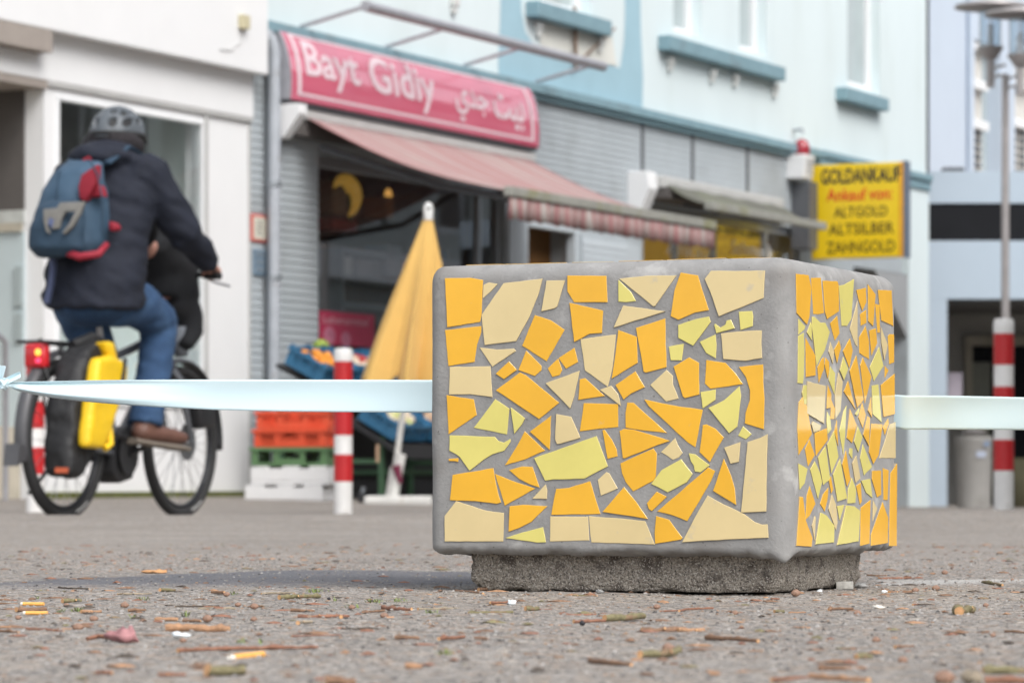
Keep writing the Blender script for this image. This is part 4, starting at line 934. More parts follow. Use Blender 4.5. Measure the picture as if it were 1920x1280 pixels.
# ---------------------------------------------------------------- things in the shop window
def on(name, label, cat, u, v, z, group=None): return thing(name, label, cat, fa(u, v, z), group)
moon = on('lamp', 'glowing yellow crescent shaped lamp hanging in the shop window', 'lamp', sx(655, -.6), -.6, FZ(330, sx(655, -.6), -.6))
uc, zc = FP(645, 372, -.6); mb = MB(fT); vs = []; n = 22
pts = []; rs = []
for i in range(n + 1):
    a = R(150 - 215 * i / n); pts.append((uc + .20 * math.cos(a), -.6, zc + .16 * math.sin(a))); rs.append(.010 + .058 * math.sin(math.pi * i / n))
mb.tube(pts, rs, 12); mb.build('crescent', mat('moon_yellow', (.75, .42, .06), .4, (5, .2), emit=((.9, .5, .08), .12)), moon, smooth=180)
MB(fT).tube([(uc, -.6, zc + .2), (uc, -.6, 2.88)], .006, 6).build('cord', M['dark_metal'], moon)
for px, py, lb in ((728, 365, 'small amber pendant lamp hanging behind the shop glass'),):
    u, z = FP(px, py, -.9); o = on('lamp', lb, 'lamp', u, -.9, z); mb = MB(fT); mb.ell((u, -.9, z), (.035, .035, .055), 12, 8); mb.build('shade', mat('amber', (.55, .30, .08), .4, None, emit=((.8, .4, .1), .5)), o, smooth=180)
    MB(fT).tube([(u, -.9, z), (u, -.9, 2.88)], .006, 6).build('cord', M['dark_metal'], o)
mat('box_red', (.36, .04, .025), .7); mat('box_orange', (.36, .13, .02), .7); mat('pack_grey', (.34, .33, .36), .8, (4, .3)); mat('green_dark', (.03, .09, .03), .8); mat('pack_white', (.6, .6, .6), .7); mat('pack_blue', (.2, .33, .45), .7)
def shelf_unit(pl, pr, pys, v, label):
    u0, u1 = sx(pl, v), sx(pr, v); o = on('shelf', label, 'shelf', (u0 + u1) / 2, v, .02)
    for py in pys: z = FZ(py, u0, v); MB(fT).box(u0, u1, v - .22, v + .22, z - .02, z + .02).build('board', M['shelf_grey'], o)
    for u in (u0 + .02, u1 - .02): MB(fT).box(u - .02, u + .02, v - .22, v + .22, .02, FZ(min(pys), u, v)).build('post', M['shelf_grey'], o)
    return u0, u1
shelf_unit(600, 800, (470, 520, 570), -.7, 'grey metal shelf with boxes standing behind the shop window')
def pack(name, px0, px1, py0, py1, v, m, label, cat='box', dp=.12):
    u0, u1 = sx(px0, v), sx(px1, v); um = (u0 + u1) / 2; mb = MB(fT); mb.box(u0, u1, v - dp, v + dp, FZ(py1, um, v), FZ(py0, um, v)); o = mb.build(name, M[m], loc=fa(um, v, FZ(py1, um, v)), bevel=.01); tag(o, label, cat)
pack('box', 602, 648, 412, 434, -.9, 'box_red', 'dark red box in the left part of the shop window')
pack('box', 603, 652, 342, 405, -1.0, 'interior_brown', 'dim brown carton above the dark red box in the shop window')
pack('box', 703, 716, 370, 410, -.8, 'box_orange', 'narrow orange packet right of the crescent lamp')
pack('box', 653, 660, 345, 415, -.62, 'green_dark', 'slim dark green banner strip beside the crescent lamp', 'banner', .01)
for i, (a, b, c, d, m) in enumerate(((706, 733, 462, 519, 'pack_grey'), (738, 760, 478, 519, 'box_red'), (612, 640, 482, 519, 'pack_white'), (648, 690, 488, 519, 'pack_grey'), (690, 735, 466, 569, 'pack_grey'))[:4]):
    pack('box', a, b, c, d, -.7, m, ('grey packet standing on the shelf beside the umbrella tip', 'small red packet on the shelf behind the umbrella', 'pale packet at the left end of the shop shelf', 'wide grey packet in the middle of the shop shelf')[i])
pack('bottle', 893, 906, 470, 520, -.3, 'pack_blue', 'blue container standing at the right end of the shop window', 'container', .08)
pack('bottle', 908, 922, 462, 520, -.3, 'pack_white', 'white container standing at the right end of the shop window', 'container', .08)
# red poster in the window
pu0, pu1 = sx(599, -.03), sx(702, -.03); pm = (pu0 + pu1) / 2; pz0, pz1 = FZ(648, pm), FZ(586, pm)
po = on('poster', 'crimson poster with pale lettering in the lower left of the shop window', 'poster', pm, -.03, pz0)
MB(fT).box(pu0, pu1, -.034, -.03, pz0, pz1).build('sheet', mat('poster_red', (.52, .035, .10), .5, (3, .08)), po)
mb = MB(); put_text(mb, 'Lebensmittel', pu0 + .06, pu1 - .12, pz1 - .10, pz1 - .035, lambda a, b: fT(a, -.027, b)); mb.build('lettering', mat('poster_pink', (.75, .42, .48), .6), po)
for du, dz, r in ((.16, .07, .10), (.44, .05, .085)):
    mb = MB(fT); n = 24; mb.add([(pu0 + du + r * math.cos(6.2832 * i / n), -.027, pz0 + dz + .8 * r * math.sin(6.2832 * i / n)) for i in range(n)], [tuple(range(n))]); mb.build('fruit_picture', M.get('poster_rose') or mat('poster_rose', (.62, .20, .30), .6, (14, .35)), po)
# notices on the cladding
u, z = FP(485, 428, .01); o = on('notice', 'small red framed notice on the grey cladding beside the white building', 'notice', u, .0, z - .12)
w2, h2 = .135, .11
mb = MB(fT); mb.box(u - w2, u + w2, .0, .02, z - h2, z + h2); mb.build('frame', mat('notice_red', (.55, .12, .10), .6), o, bevel=.006)
MB(fT).box(u - w2 * .72, u + w2 * .72, .0205, .024, z - h2 * .78, z + h2 * .78).build('paper', mat('notice_cream', (.66, .64, .54), .8, (12, .1)), o)
mb = MB(fT)
for i in range(5): mb.box(u - .06, u + .05 - .02 * (i % 2), .0245, .0255, z + .05 - i * .026, z + .058 - i * .026)
mb.build('lines', M['dark_metal'], o)
u, z = FP(486, 492, .01); o = on('doorbell_panel', 'small blue grey doorbell panel below the red framed notice', 'doorbell panel', u, 0, z - .1)
MB(fT).box(u - .10, u + .10, 0, .025, z - .105, z + .105).build('plate', mat('bell_blue', (.17, .24, .31), .5, (8, .2)), o, bevel=.008)
for i in range(3):
    for j in range(2): MB(fT).box(u - .06 + j * .07, u - .03 + j * .07, .0255, .034, z - .07 + i * .06, z - .045 + i * .06).build('button', M['steel'], o)

# ---------------------------------------------------------------- shop sign, its frame and the two awnings
def shop_sign():
    vb = .17; zb = FZ(186, sx(538, vb), vb); u0, u1 = sx(538, vb), sx(1003, vb); zt = FZ(55, sx(533, .05), .05); h = zt - zb
    def arc(t): return -.02 + .23 * math.sqrt(max(0, 1 - ((t - .22) / .84) ** 2))
    o = on('shop_sign', 'curved red shop sign with white Latin and Arabic lettering above the striped awning', 'shop sign', (u0 + u1) / 2, .2, zb)
    N = 16
    def strip(name, ua, ub, ta, tb, m, off=0.0):
        mb = MB(fT); vs = []; fs = []; n = max(2, int(N * (tb - ta)) + 1)
        for i in range(n + 1):
            t = ta + (tb - ta) * i / n; vs += [(ua, arc(t) + off, zb + h * t), (ub, arc(t) + off, zb + h * t)]
        mb.add(vs, [(2 * i, 2 * i + 1, 2 * i + 3, 2 * i + 2) for i in range(n)]); return mb.build(name, m, o, smooth=60)
    strip('face', u0, u1, 0, 1, mat('sign_red', (.66, .11, .19), .30, (1.5, .05), coat=1.0))
    M['sign_red'].node_tree.nodes['Principled BSDF'].inputs['Coat IOR'].default_value = 2.3
    wm = mat('sign_white', (.72, .58, .62), .4, (3, .05))
    mb = MB()
    for ua, ub, ta, tb in ((u0 + .10, u1 - .10, .075, .115), (u0 + .10, u1 - .10, .90, .93), (u0 + .10, u0 + .16, .115, .90), (u1 - .16, u1 - .10, .115, .90)):
        n = 10
        for i in range(n):
            t0, t1 = ta + (tb - ta) * i / n, ta + (tb - ta) * (i + 1) / n
            mb.add([fT(ua, arc(t0) + .004, zb + h * t0), fT(ub, arc(t0) + .004, zb + h * t0), fT(ub, arc(t1) + .004, zb + h * t1), fT(ua, arc(t1) + .004, zb + h * t1)], [(0, 1, 2, 3)])
    mb.build('border', wm, o)
    f = lambda a, b: fT(u0 + a, arc(b) + .006, zb + h * b); L = u1 - u0
    for txt, a0, a1, b0, b1, bo in (('Bayt', .055, .255, .22, .86, .018), ('Gidiy', .295, .555, .17, .86, .018), ('\ufef1\ufeaa\ufe9f', .635, .775, .17, .68, .02), ('\ufe96\ufef4\ufe91', .80, .935, .20, .72, .02)):
        mb = MB(); put_text(mb, txt, a0 * L, a1 * L, b0, b1, f, bo); mb.build('lettering', wm, o)
    for ua, ub in ((u0 - .03, u0), (u1, u1 + .03)):
        mb = MB(fT); pr = [(arc(i / 12) + .005, zb + h * i / 12) for i in range(13)] + [(.02, zt), (.02, zb)]; mb.prism([(v, z) for v, z in pr], 'x', ua, ub); mb.build('end_cap', M['rail_grey'], o)
    MB(fT).box(u0, u1, .02, .075, zt - .01, zt + .02).build('top_strip', M['steel'], o, bevel=.004); MB(fT).box(u0 - .02, u1 + .02, .02, .18, zb - .035, zb - .002).build('bottom_strip', M['dark_metal'], o)
    # the awning box under the sign
    return u0, u1, zb
su0, su1, szb = shop_sign()
def frame_rail():
    o = on('metal_frame', 'slanted grey metal frame jutting out above the red shop sign', 'frame', 2.8, .3, 3.87)
    MB(fT).tube([(FU(684, .6), .6, 4.0), (5.1, .6, 4.0)], .045, 12).build('beam', M['rail_grey'], o, smooth=60)
    for k in range(4):
        u = .5 + k * 1.45; MB(fT).tube([(u, .02, 3.86), (u + .05, .6, 4.0)], .018, 8).build('strut', M['rail_grey'], o, smooth=60)
frame_rail()
def awning():
    o = on('awning', 'faded red and cream striped awning pulled out over the fruit stall', 'awning', 2.1, 0, 2.4)
    va = .14; ua = FU(575, va); vb = FV(950, ua); ub = FU(1333, vb); za, zb = FZ(220, ua, va), FZ(356, ua, vb)
    stripes = mat('awning_stripe', (.62, .49, .45), .9, None); t = stripes.node_tree; b = t.nodes['Principled BSDF']
    tc = t.nodes.new('ShaderNodeTexCoord'); mp = t.nodes.new('ShaderNodeMapping'); mp.inputs['Rotation'].default_value = (0, 0, -math.atan2(fd[1], fd[0])); t.links.new(tc.outputs['Object'], mp.inputs[0])
    wv = t.nodes.new('ShaderNodeTexWave'); wv.bands_direction = 'X'; wv.inputs['Scale'].default_value = 6.283 / .17 / 20; mp.vector_type = 'POINT'
    t.links.new(mp.outputs[0], wv.inputs[0]); cr = t.nodes.new('ShaderNodeValToRGB'); e = cr.color_ramp.elements; e[0].position = .30; e[0].color = (.29, .075, .09, 1); e[1].position = .42; e[1].color = (.41, .365, .345, 1)
    t.links.new(wv.outputs[0], cr.inputs[0]); nz = t.nodes.new('ShaderNodeTexNoise'); nz.inputs['Scale'].default_value = 2.2; nz.inputs['Detail'].default_value = 8; t.links.new(tc.outputs['Object'], nz.inputs[0])
    mx = t.nodes.new('ShaderNodeMix'); mx.data_type = 'RGBA'; mx.inputs[7].default_value = (.36, .31, .28, 1); mr = t.nodes.new('ShaderNodeMapRange'); mr.inputs[1].default_value = .5; mr.inputs[2].default_value = .8; mr.inputs[3].default_value = .32; mr.inputs[4].default_value = .7; t.links.new(nz.outputs[0], mr.inputs[0])
    t.links.new(mr.outputs[0], mx.inputs[0]); t.links.new(cr.outputs[0], mx.inputs[6])
    m2 = t.nodes.new('ShaderNodeMapping'); m2.inputs['Scale'].default_value = (5.5, .35, .35); t.links.new(mp.outputs[0], m2.inputs[0])     # faded streaks running down the cloth
    n2 = t.nodes.new('ShaderNodeTexNoise'); n2.inputs['Scale'].default_value = 1.0; n2.inputs['Detail'].default_value = 3; t.links.new(m2.outputs[0], n2.inputs[0])
    r2 = t.nodes.new('ShaderNodeMapRange'); r2.inputs[1].default_value = .42; r2.inputs[2].default_value = .58; r2.inputs[3].default_value = 0; r2.inputs[4].default_value = .62; t.links.new(n2.outputs[0], r2.inputs[0])
    x2 = t.nodes.new('ShaderNodeMix'); x2.data_type = 'RGBA'; x2.inputs[7].default_value = (.33, .155, .155, 1); t.links.new(r2.outputs[0], x2.inputs[0]); t.links.new(mx.outputs[2], x2.inputs[6]); t.links.new(x2.outputs[2], b.inputs['Base Color'])
    mb = MB(fT); n, m = 40, 14; vs = []
    for i in range(n + 1):
        for j in range(m + 1):
            s = j / m; u = ua + (ub - ua) * i / n; sag = -.09 * math.sin(math.pi * s) + .012 * math.sin(i * 1.1) * math.sin(math.pi * s)
            vs.append((u, va + (vb - va) * s, za + (zb - za) * s + sag))
    mb.add(vs, [(i * (m + 1) + j, (i + 1) * (m + 1) + j, (i + 1) * (m + 1) + j + 1, i * (m + 1) + j + 1) for i in range(n) for j in range(m)])
    c = mb.build('canopy', stripes, o, smooth=180); sd = c.modifiers.new('t', 'SOLIDIFY'); sd.thickness = .006
    MB(fT).box(ua - .02, ub + .02, vb - .02, vb + .05, zb - .05, zb + .03).build('front_bar', mat('bar_mossy', (.30, .30, .27), .8, (5, .2), dirt=((.22, .22, .10), 3, .52, .75)), o, bevel=.012)
    mb = MB(fT); n = 200; vs = []
    for i in range(n + 1):
        u = ua + (ub - ua) * i / n; hh = .17 + .018 * abs(math.sin(u * math.pi / .17)); wob = .018 * math.sin(u * 14) + .01 * math.sin(u * 31)
        vs += [(u, vb + .03, zb - .045), (u, vb + .03 + wob * .5, zb - .045 - hh * .5), (u, vb + .03 + wob, zb - .045 - hh)]
    mb.add(vs, [(3 * i + j, 3 * i + 3 + j, 3 * i + 4 + j, 3 * i + 1 + j) for i in range(n) for j in (0, 1)]); c = mb.build('valance', stripes, o, smooth=180); sd = c.modifiers.new('t', 'SOLIDIFY'); sd.thickness = .004
    for u in (ua + .25, ub - .3):
        MB(fT).tube([(u, .12, za - .22), (u + .35, (va + vb) / 2, (za + zb) / 2 - .22), (u, vb - .03, zb - .06)], .028, 8).build('folding_arm', M['dark_metal'], o, smooth=60)
    # awning box with white end plates
    MB(fT).box(su0 + .14, su1 + .05, .02, .16, szb - .13, szb - .045).build('cassette', mat('cassette_grey', (.50, .50, .49), .6, (4, .1)), o, bevel=.02)
    MB(fT).box(su0 + .16, su1 + .03, .02, .13, szb - .26, szb - .131).build('roller_slot', M['interior_dark'], o)
    mb = MB(fT); mb.prism([(0.01, szb - .04), (.30, szb - .04), (.30, szb - .12), (.15, szb - .31), (.01, szb - .31)], 'x', su0 - .02, su0 + .10); mb.build('end_plate', M['white_paint'], o, bevel=.01)
awning()
def awning2():
    ua, ub = FU(1195, .1), FU(1543, .74); z1 = FZ(330, ua, .2); o = on('awning', 'half closed grey green awning with a white end plate above the gold shop', 'awning', (ua + ub) / 2, 0, z1 - .3)
    MB(fT).box(ua + .2, ub, .02, .30, z1 - .10, z1 + .02).build('cassette', M['cassette_grey'], o, bevel=.02); MB(fT).box(ua + .22, ub, .02, .33, z1 - .2, z1 - .101).build('roller_slot', M['interior_dark'], o)
    MB(fT).prism([(0, z1 + .05), (.22, z1 + .05), (.24, z1 - .12), (.14, z1 - .34), (0, z1 - .34)], 'x', ua - .02, ua + .19).build('end_plate', M['white_paint'], o, bevel=.015)
    mb = MB(fT); n, m = 30, 6; vs = []
    for i in range(n + 1):
        for j in range(m + 1):
            s = j / m; u = ua + .28 + (ub - ua - .28) * i / n; vs.append((u, .30 + .42 * s, z1 - .07 - .20 * s - .03 * math.sin(math.pi * s) + .006 * math.sin(i)))
    mb.add(vs, [(i * (m + 1) + j, (i + 1) * (m + 1) + j, (i + 1) * (m + 1) + j + 1, i * (m + 1) + j + 1) for i in range(n) for j in range(m)])
    c = mb.build('canopy', mat('canopy_green', (.12, .12, .10), .9, (2, .15), dirt=((.16, .17, .12), 4, .5, .75)), o, smooth=180); sd = c.modifiers.new('t', 'SOLIDIFY'); sd.thickness = .01
    MB(fT).box(ua + .26, ub + .02, .70, .78, z1 - .33, z1 - .25).build('front_bar', M['bar_mossy'], o, bevel=.012)
    for u in (ua + .9, ub - .9): MB(fT).tube([(u, .2, z1 - .22), (u + .3, .45, z1 - .28), (u, .72, z1 - .29)], .025, 8).build('folding_arm', M['dark_metal'], o)
awning2()
def alarm():
    v = .16; u, z = FP(1508, 312, v); o = on('alarm_box', 'white alarm box with a dark red beacon on top, beside the gold sign', 'alarm box', u, 0, z - .13)
    mb = MB(fT); mb.prism([(-.0, z - .14), (.20, z - .14), (.23, z + .12), (0, z + .12)], 'x', u - .14, u + .14); b = mb.build('housing', M['white_paint'], o, bevel=.015)
    mb = MB(fT)
    for i in range(4):
        for j in range(5): mb.box(u - .09 + i * .05, u - .065 + i * .05, .232, .236, z - .09 + j * .038, z - .075 + j * .038)
    mb.build('grille', M['dark_metal'], o)
    mb = MB(); c = fa(u + .03, .12, z + .12); mb.lathe([(.075, 0), (.09, .02), (.088, .09), (.07, .15), (.03, .18), (.001, .185)], c, 20); mb.build('beacon', mat('beacon_red', (.33, .02, .035), .25, (5, .1), coat=.5), o, smooth=60)
    MB(fT).box(u + .0, u + .25, .0, .22, z - .9, z - .16).build('bracket', M['dark_metal'], o, bevel=.01)
alarm()
def gold_sign():
    u = FU(1521, .12); v0 = .12; v1 = FV(1694, u); th = .15; zb, zt = FZ(484, u, .6), FZ(307, u, .6)
    o = on('projecting_sign', 'yellow projecting sign advertising gold purchase, jutting from the house wall', 'sign', u, v0, zb)
    MB(fT).box(u, u + th, v0, v1, zb, zt).build('box', mat('sign_yellow', (.86, .60, .012), .35, (2, .05), coat=.4), o, bevel=.012)
    mb = MB(fT); mb.box(u - .004, u + th + .004, v1 - .001, v1 + .025, zb - .01, zt + .01); mb.build('edge_strip', mat('sign_edge', (.12, .15, .2), .5), o, bevel=.004)
    mb = MB(fT); mb.box(u - .003, u + .02, v1 - .05, v1 - .002, zb, zt); mb.build('trim', mat('trim_orange', (.78, .38, .03), .5), o)
    for zz in (zb + .2, zt - .2): MB(fT).tube([(u + th / 2, -.02, zz), (u + th / 2, v0 + .01, zz)], .02, 8).build('arm', M['dark_metal'], o)
    W = v1 - v0; Hh = zt - zb; f = lambda a, b: fT(u - .004, v0 + W * a, zb + Hh * b); f2 = lambda a, b: fT(u - .006, v0 + W * a + .012, zb + Hh * b + .006)
    mb = MB(); put_text(mb, 'GOLDANKAUF', .11, .97, .79, .955, f, .028); mb.build('lettering', mat('ink_black', (.02, .02, .025), .6), o)
    mb = MB(); put_text(mb, 'Ankauf von:', .17, .88, .61, .74, f, .018); mb.build('lettering', mat('ink_red', (.72, .055, .02), .6), o)
    mat('ink_olive', (.10, .065, .008), .6)
    for txt, a0, a1, b0, b1 in (('ALTGOLD', .25, .83, .435, .545), ('ALTSILBER', .19, .90, .25, .37), ('ZAHNGOLD', .17, .91, .055, .18)): mb = MB(); put_text(mb, txt, a0, a1, b0, b1, f, .012); mb.build('lettering', M['ink_olive'], o)
gold_sign()

# ---------------------------------------------------------------- white building at the left
wb = thing('white_building', 'white rendered building with a large framed shop window behind the cyclist', 'building', fa(-2.2, 0, 0))
zf, zu = 3.045, 3.385; UL = -9.0
uw0, uw1 = sx(104), sx(380); uo = sx(47); zw1 = FZ(203, (uw0 + uw1) / 2)
zw1 = FZ(178, uw0); zw0 = .72
MB(fT).wall(sx(82), U0, -.3, zf, 0, [(uw0, uw1, zw0, zw1)], .16).build('ground_floor_wall', M['white_paint'], wb)
MB(fT).box(UL, U0 + .004, -6, .035, zf + .001, zu + .2).build('fascia', M['white_paint'], wb, bevel=.006)
mb = MB(fT); mb.box(UL, U0 + .02, -6, .16, zu, 9); mb.build('upper_storey', M['white_paint'], wb, bevel=.01)
mb = MB(fT); mb.box(UL, sx(85, .16), .161, .9, zu, 9); 
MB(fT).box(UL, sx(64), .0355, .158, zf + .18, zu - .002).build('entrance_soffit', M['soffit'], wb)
MB(fT).box(U0 - .5, U0 - .002, -6, -.02, -.3, zf).build('side_wall', M['white_paint'], wb)
MB(fT).box(uw0 - .09, uw1 + .09, -.62, -.58, .71, 3.03).build('display_back', M['interior_grey'], wb)
mb = MB(fT); mb.add([(sx(x, -.57), -.57, FZ(y, sx(x, -.57), -.57)) for x, y in ((100, 185), (368, 236), (368, 262), (222, 345), (100, 350))], [(0, 1, 2, 3, 4)]); mb.build('dark_reflection', mat('reflection_grey', (.09, .095, .09), .8, (2.5, .4)), wb)  # dark shape behind the pane, painting in the reflection of a dark facade
mb = MB(fT); mb.quad((uw1 + .1, -.17, 0), (uw1 + .1, -1.2, 0), (uw1 + .1, -1.2, 3.04), (uw1 + .1, -.17, 3.04)); mb.quad((uw0 - .1, -.17, 0), (uw0 - .1, -.17, 3.04), (uw0 - .1, -1.2, 3.04), (uw0 - .1, -1.2, 0)); mb.quad((uw0 - .1, -.17, .7), (uw1 + .1, -.17, .7), (uw1 + .1, -1.2, .7), (uw0 - .1, -1.2, .7)); mb.build('display_shell', M['interior_grey'], wb)
fr = MB(fT); f = .035
for b in ((uw0, uw1, zw0, zw0 + f), (uw0, uw1, zw1 - f, zw1), (uw0, uw0 + f, zw0 + f, zw1 - f), (uw1 - f, uw1, zw0 + f, zw1 - f)): fr.box(b[0], b[1], -.05, .018, b[2], b[3])
sw = fr.build('shop_window', M['window_white'], wb, bevel=.008); MB(fT).quad((uw0 + f, .004, zw0 + f), (uw1 - f, .004, zw0 + f), (uw1 - f, .004, zw1 - f), (uw0 + f, .004, zw1 - f)).build('pane', M['shop_glass'], sw)
mb = MB(fT); mb.box(sx(383), sx(383) + .03, .001, .02, -.1, zf - .002); mb.box(U0 - .03, U0 - .001, .001, .012, -.1, zf - .002); mb.build('joint', M['cassette_grey'], wb)
MB(fT).box(sx(82), U0, .001, .03, zf - .03, zf + .002).build('drip_edge', M['cassette_grey'], wb)
MB(fT).box(sx(82), U0, .002, .04, -.3, .085).build('plinth', M['moss'], wb)
# recessed entrance at the far left: its inner side carries a dark window above a pale blue panel
uo = sx(82)
def cq(name, pl, pr, pt, pb, m, off=.0, par=None, th=0.0):
    va, vb = FV(pl, uo), FV(pr, uo); vm = (va + vb) / 2; z0, z1 = FZ(pb, uo, vm), FZ(pt, uo, vm); mb = MB(fT)
    mb.box(uo - off - .02, uo - off, min(va, vb), max(va, vb), z0, z1); return mb.build(name, M[m], par or wb)
MB(fT).box(uo - .0, uo + .1, -7, -.004, -.3, zf - .002).build('entrance_cheek', M['white_paint'], wb)
cq('entrance_glazing', -60, 47, 172, 396, 'interior_dark', .001); cq('entrance_rail', -60, 47, 420, 436, 'beige', .03); cq('entrance_panel', -60, 48, 437, 800, 'door_blue', .001); cq('entrance_shelf', -60, 47, 396, 420, 'pack_white_', .001)
cq('door_panel', 33, 47, 500, 574, 'pane_grey', .022); cq('door_panel', 33, 47, 588, 642, 'pane_grey', .022)
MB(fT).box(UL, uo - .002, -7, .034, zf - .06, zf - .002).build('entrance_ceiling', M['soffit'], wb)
MB(fT).box(UL, UL + .1, -7, 0, -.3, zf - .07).build('entrance_back', M['door_blue'], wb)
vs0 = FV(42, uo); MB(fT).box(UL + .2, uo - .024, -6.9, vs0, -.3, FZ(800, uo, vs0)).build('step', M['beige'], wb, bevel=.01)
u, z = FP(455, 42, .17); o = on('cable_box', 'tiny yellowish junction box with a dangling cable on the white upper wall', 'junction box', u, .16, z - .06)
MB(fT).box(u - .055, u + .055, .16, .21, z - .055, z + .055).build('box', mat('ivory', (.55, .50, .33), .6), o, bevel=.008)
MB(fT).tube([(u, .18, z - .05), (u - .02, .17, z - .15), (u - .16, .167, z - .24), (u - .34, .167, z - .25)], .004, 6).build('cable', M['cassette_grey'], o)
hr = on('handrail', 'thin grey metal handrail at the steps on the left edge', 'handrail', sx(10, .5), .5, .1)
up2 = sx(10, .5); zt2 = FZ(640, up2, .5); MB(fT).tube([(up2, .5, -.1), (up2, .5, zt2), (up2 - 1.2, .5, zt2 + .55)], .022, 10).build('rail', M['rail_grey'], hr, smooth=60)
MB(fT).tube([(up2 - .8, .5, 0), (up2 - .8, .5, zt2 + .36)], .02, 10).build('post', M['rail_grey'], hr, smooth=60)

# ---------------------------------------------------------------- grey blue building at the right with lamp, bin
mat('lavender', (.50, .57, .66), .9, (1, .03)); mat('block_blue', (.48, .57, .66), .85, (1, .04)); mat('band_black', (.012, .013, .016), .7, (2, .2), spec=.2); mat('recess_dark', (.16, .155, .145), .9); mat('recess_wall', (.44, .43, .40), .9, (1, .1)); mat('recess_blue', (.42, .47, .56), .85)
YB = 43.0
def bx(px, Y=YB): return (px - CX) * Y / F
def bz(py, Y=YB): return H + (CY - py) * Y / F
gb = thing('grey_blue_building', 'grey blue modern building with a black band and a dark entrance recess at the right', 'building', (bx(1830), YB, -.2))
xl, xr = bx(1741), 16.0; zt = bz(321); yb1 = 60.0
def front(name, x0, x1, z0, z1, m, y=YB, d=.3, bev=.0): return MB().box(x0, x1, y, y + d, z0, z1).build(name, M[m], gb, bevel=bev)
front('parapet', xl, xr, bz(381), zt, 'block_blue'); front('black_band', xl, xr, bz(451), bz(381) - .002, 'band_black', YB + .02); front('fascia', xl, xr, bz(560), bz(451) - .002, 'block_blue')
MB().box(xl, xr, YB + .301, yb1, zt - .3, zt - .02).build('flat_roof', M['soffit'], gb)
front('pillar', xl, bx(1776), -.5, bz(560) - .002, 'block_blue', YB, .28)
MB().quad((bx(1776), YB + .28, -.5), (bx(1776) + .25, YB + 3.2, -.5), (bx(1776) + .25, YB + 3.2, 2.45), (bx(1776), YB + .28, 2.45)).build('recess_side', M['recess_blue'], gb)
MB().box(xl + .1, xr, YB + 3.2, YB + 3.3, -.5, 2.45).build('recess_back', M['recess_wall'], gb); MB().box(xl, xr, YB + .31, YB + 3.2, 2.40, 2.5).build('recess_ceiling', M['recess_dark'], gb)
y2 = YB + 3.18; dx0, dx1 = bx(1822, y2), bx(1858, y2)
fr = MB(); fr.box(dx0 - .1, dx0, y2 - .08, y2, -.4, bz(648, y2)); fr.box(dx0 - .1, xr, y2 - .081, y2, bz(648, y2), bz(630, y2)); fr.build('entrance_frame', M['beige'], gb)
MB().box(dx0, bx(1856, y2), y2 - .05, y2 - .02, -.4, bz(680, y2)).build('side_panel', mat('panel_olive', (.28, .29, .25), .7), gb); MB().box(dx0, bx(1856, y2), y2 - .055, y2 - .02, bz(679, y2), bz(649, y2)).build('dark_transom', M['band_black'], gb)
MB().box(bx(1857, y2), xr, y2 - .06, y2 - .02, -.4, bz(649, y2)).build('dark_door', M['band_black'], gb)
npx = MB(); npx.box(bx(1776, YB + 1.1), bx(1802, YB + 1.1), YB + 1.0, YB + 1.02, bz(748, YB + 1.1), bz(699, YB + 1.1)); o = npx.build('notice', mat('notice_lilac', (.62, .55, .62), .8, (6, .06)), loc=V((bx(1789, YB + 1.1), YB + 1.01, bz(748, YB + 1.1)))); tag(o, 'pale lilac paper notice on the wall of the dark entrance recess', 'notice')
# upper storey, set back and parallel to the street front
UO = sx(1742, -1.2); up_ = thing('lavender_house', 'lavender blue rendered house with white shuttered windows rising behind the black band', 'house', fa(UO + 2, -1.2, 4))
def hT(u, v, z): return fT(UO + u, v - 1.2, z)
def hu(px): return FU(px, -1.2) - UO
wl = []
for a, b, c, d in ((1818, 1876, 72, 312), (1903, 1960, 60, 318)):
    u0, u1 = hu(a), hu(b); z0 = bz(318, YB) - .2; z1 = FZ(70, UO + u0, -1.2); wl.append((u0, u1, z0, z1))
MB(hT).wall(0, 16, 2.5, 14, 0, wl, .25).build('wall', M['lavender'], up_)
MB(hT).box(-.0, 16, -5, -.5, 2.5, 14).build('inner_mass', M['interior_dark'], up_)
for u0, u1, z0, z1 in wl:
    fr = MB(hT); um = u0 + (u1 - u0) * .72
    fr.box(u0, um, -.22, -.16, z0, z1); 
    w_ = fr.build('window', mat('shutter_cream', (.66, .65, .62), .6, (3, .05)), up_)
    mb = MB(hT)
    for k in range(9):
        uu = u0 + (um - u0) * (k + .5) / 9; mb.box(uu - .02, uu + .02, -.159, -.14, z0, z1)
    mb.build('slats', M['shutter_cream'], w_)
    for zz in (FZ(150, UO + u0, -1.2), FZ(226, UO + u0, -1.2), z1 - .05): MB(hT).box(u0 - .0, um, -.139, -.04, zz - .06, zz + .06).build('cross_bar', M['window_white'], w_)
    MB(hT).box(um + .001, u1, -.22, -.2, z0, z1).build('pane', M['pane_grey'], w_)
    mb = MB(hT); zg = FZ(285, UO + u0, -1.2)
    for k in range(6):
        for j in range(2): mb.box(u0 + .25 + j * .35, u0 + .48 + j * .35, -.138, -.12, zg - .25 + k * .11, zg - .19 + k * .11)
    mb.build('vent_slots', M['dark_metal'], w_)
MB(hT).tube([(wl[0][0] - .1, .05, 3), (wl[0][0] - .1, .05, 14)], .05, 10).build('pipe', M['lavender'], up_)
MB().box(bx(1776), bx(1815), YB + .35, YB + .6, zt - .02, zt + .08).build('gutter_box', M['dark_metal'], gb)
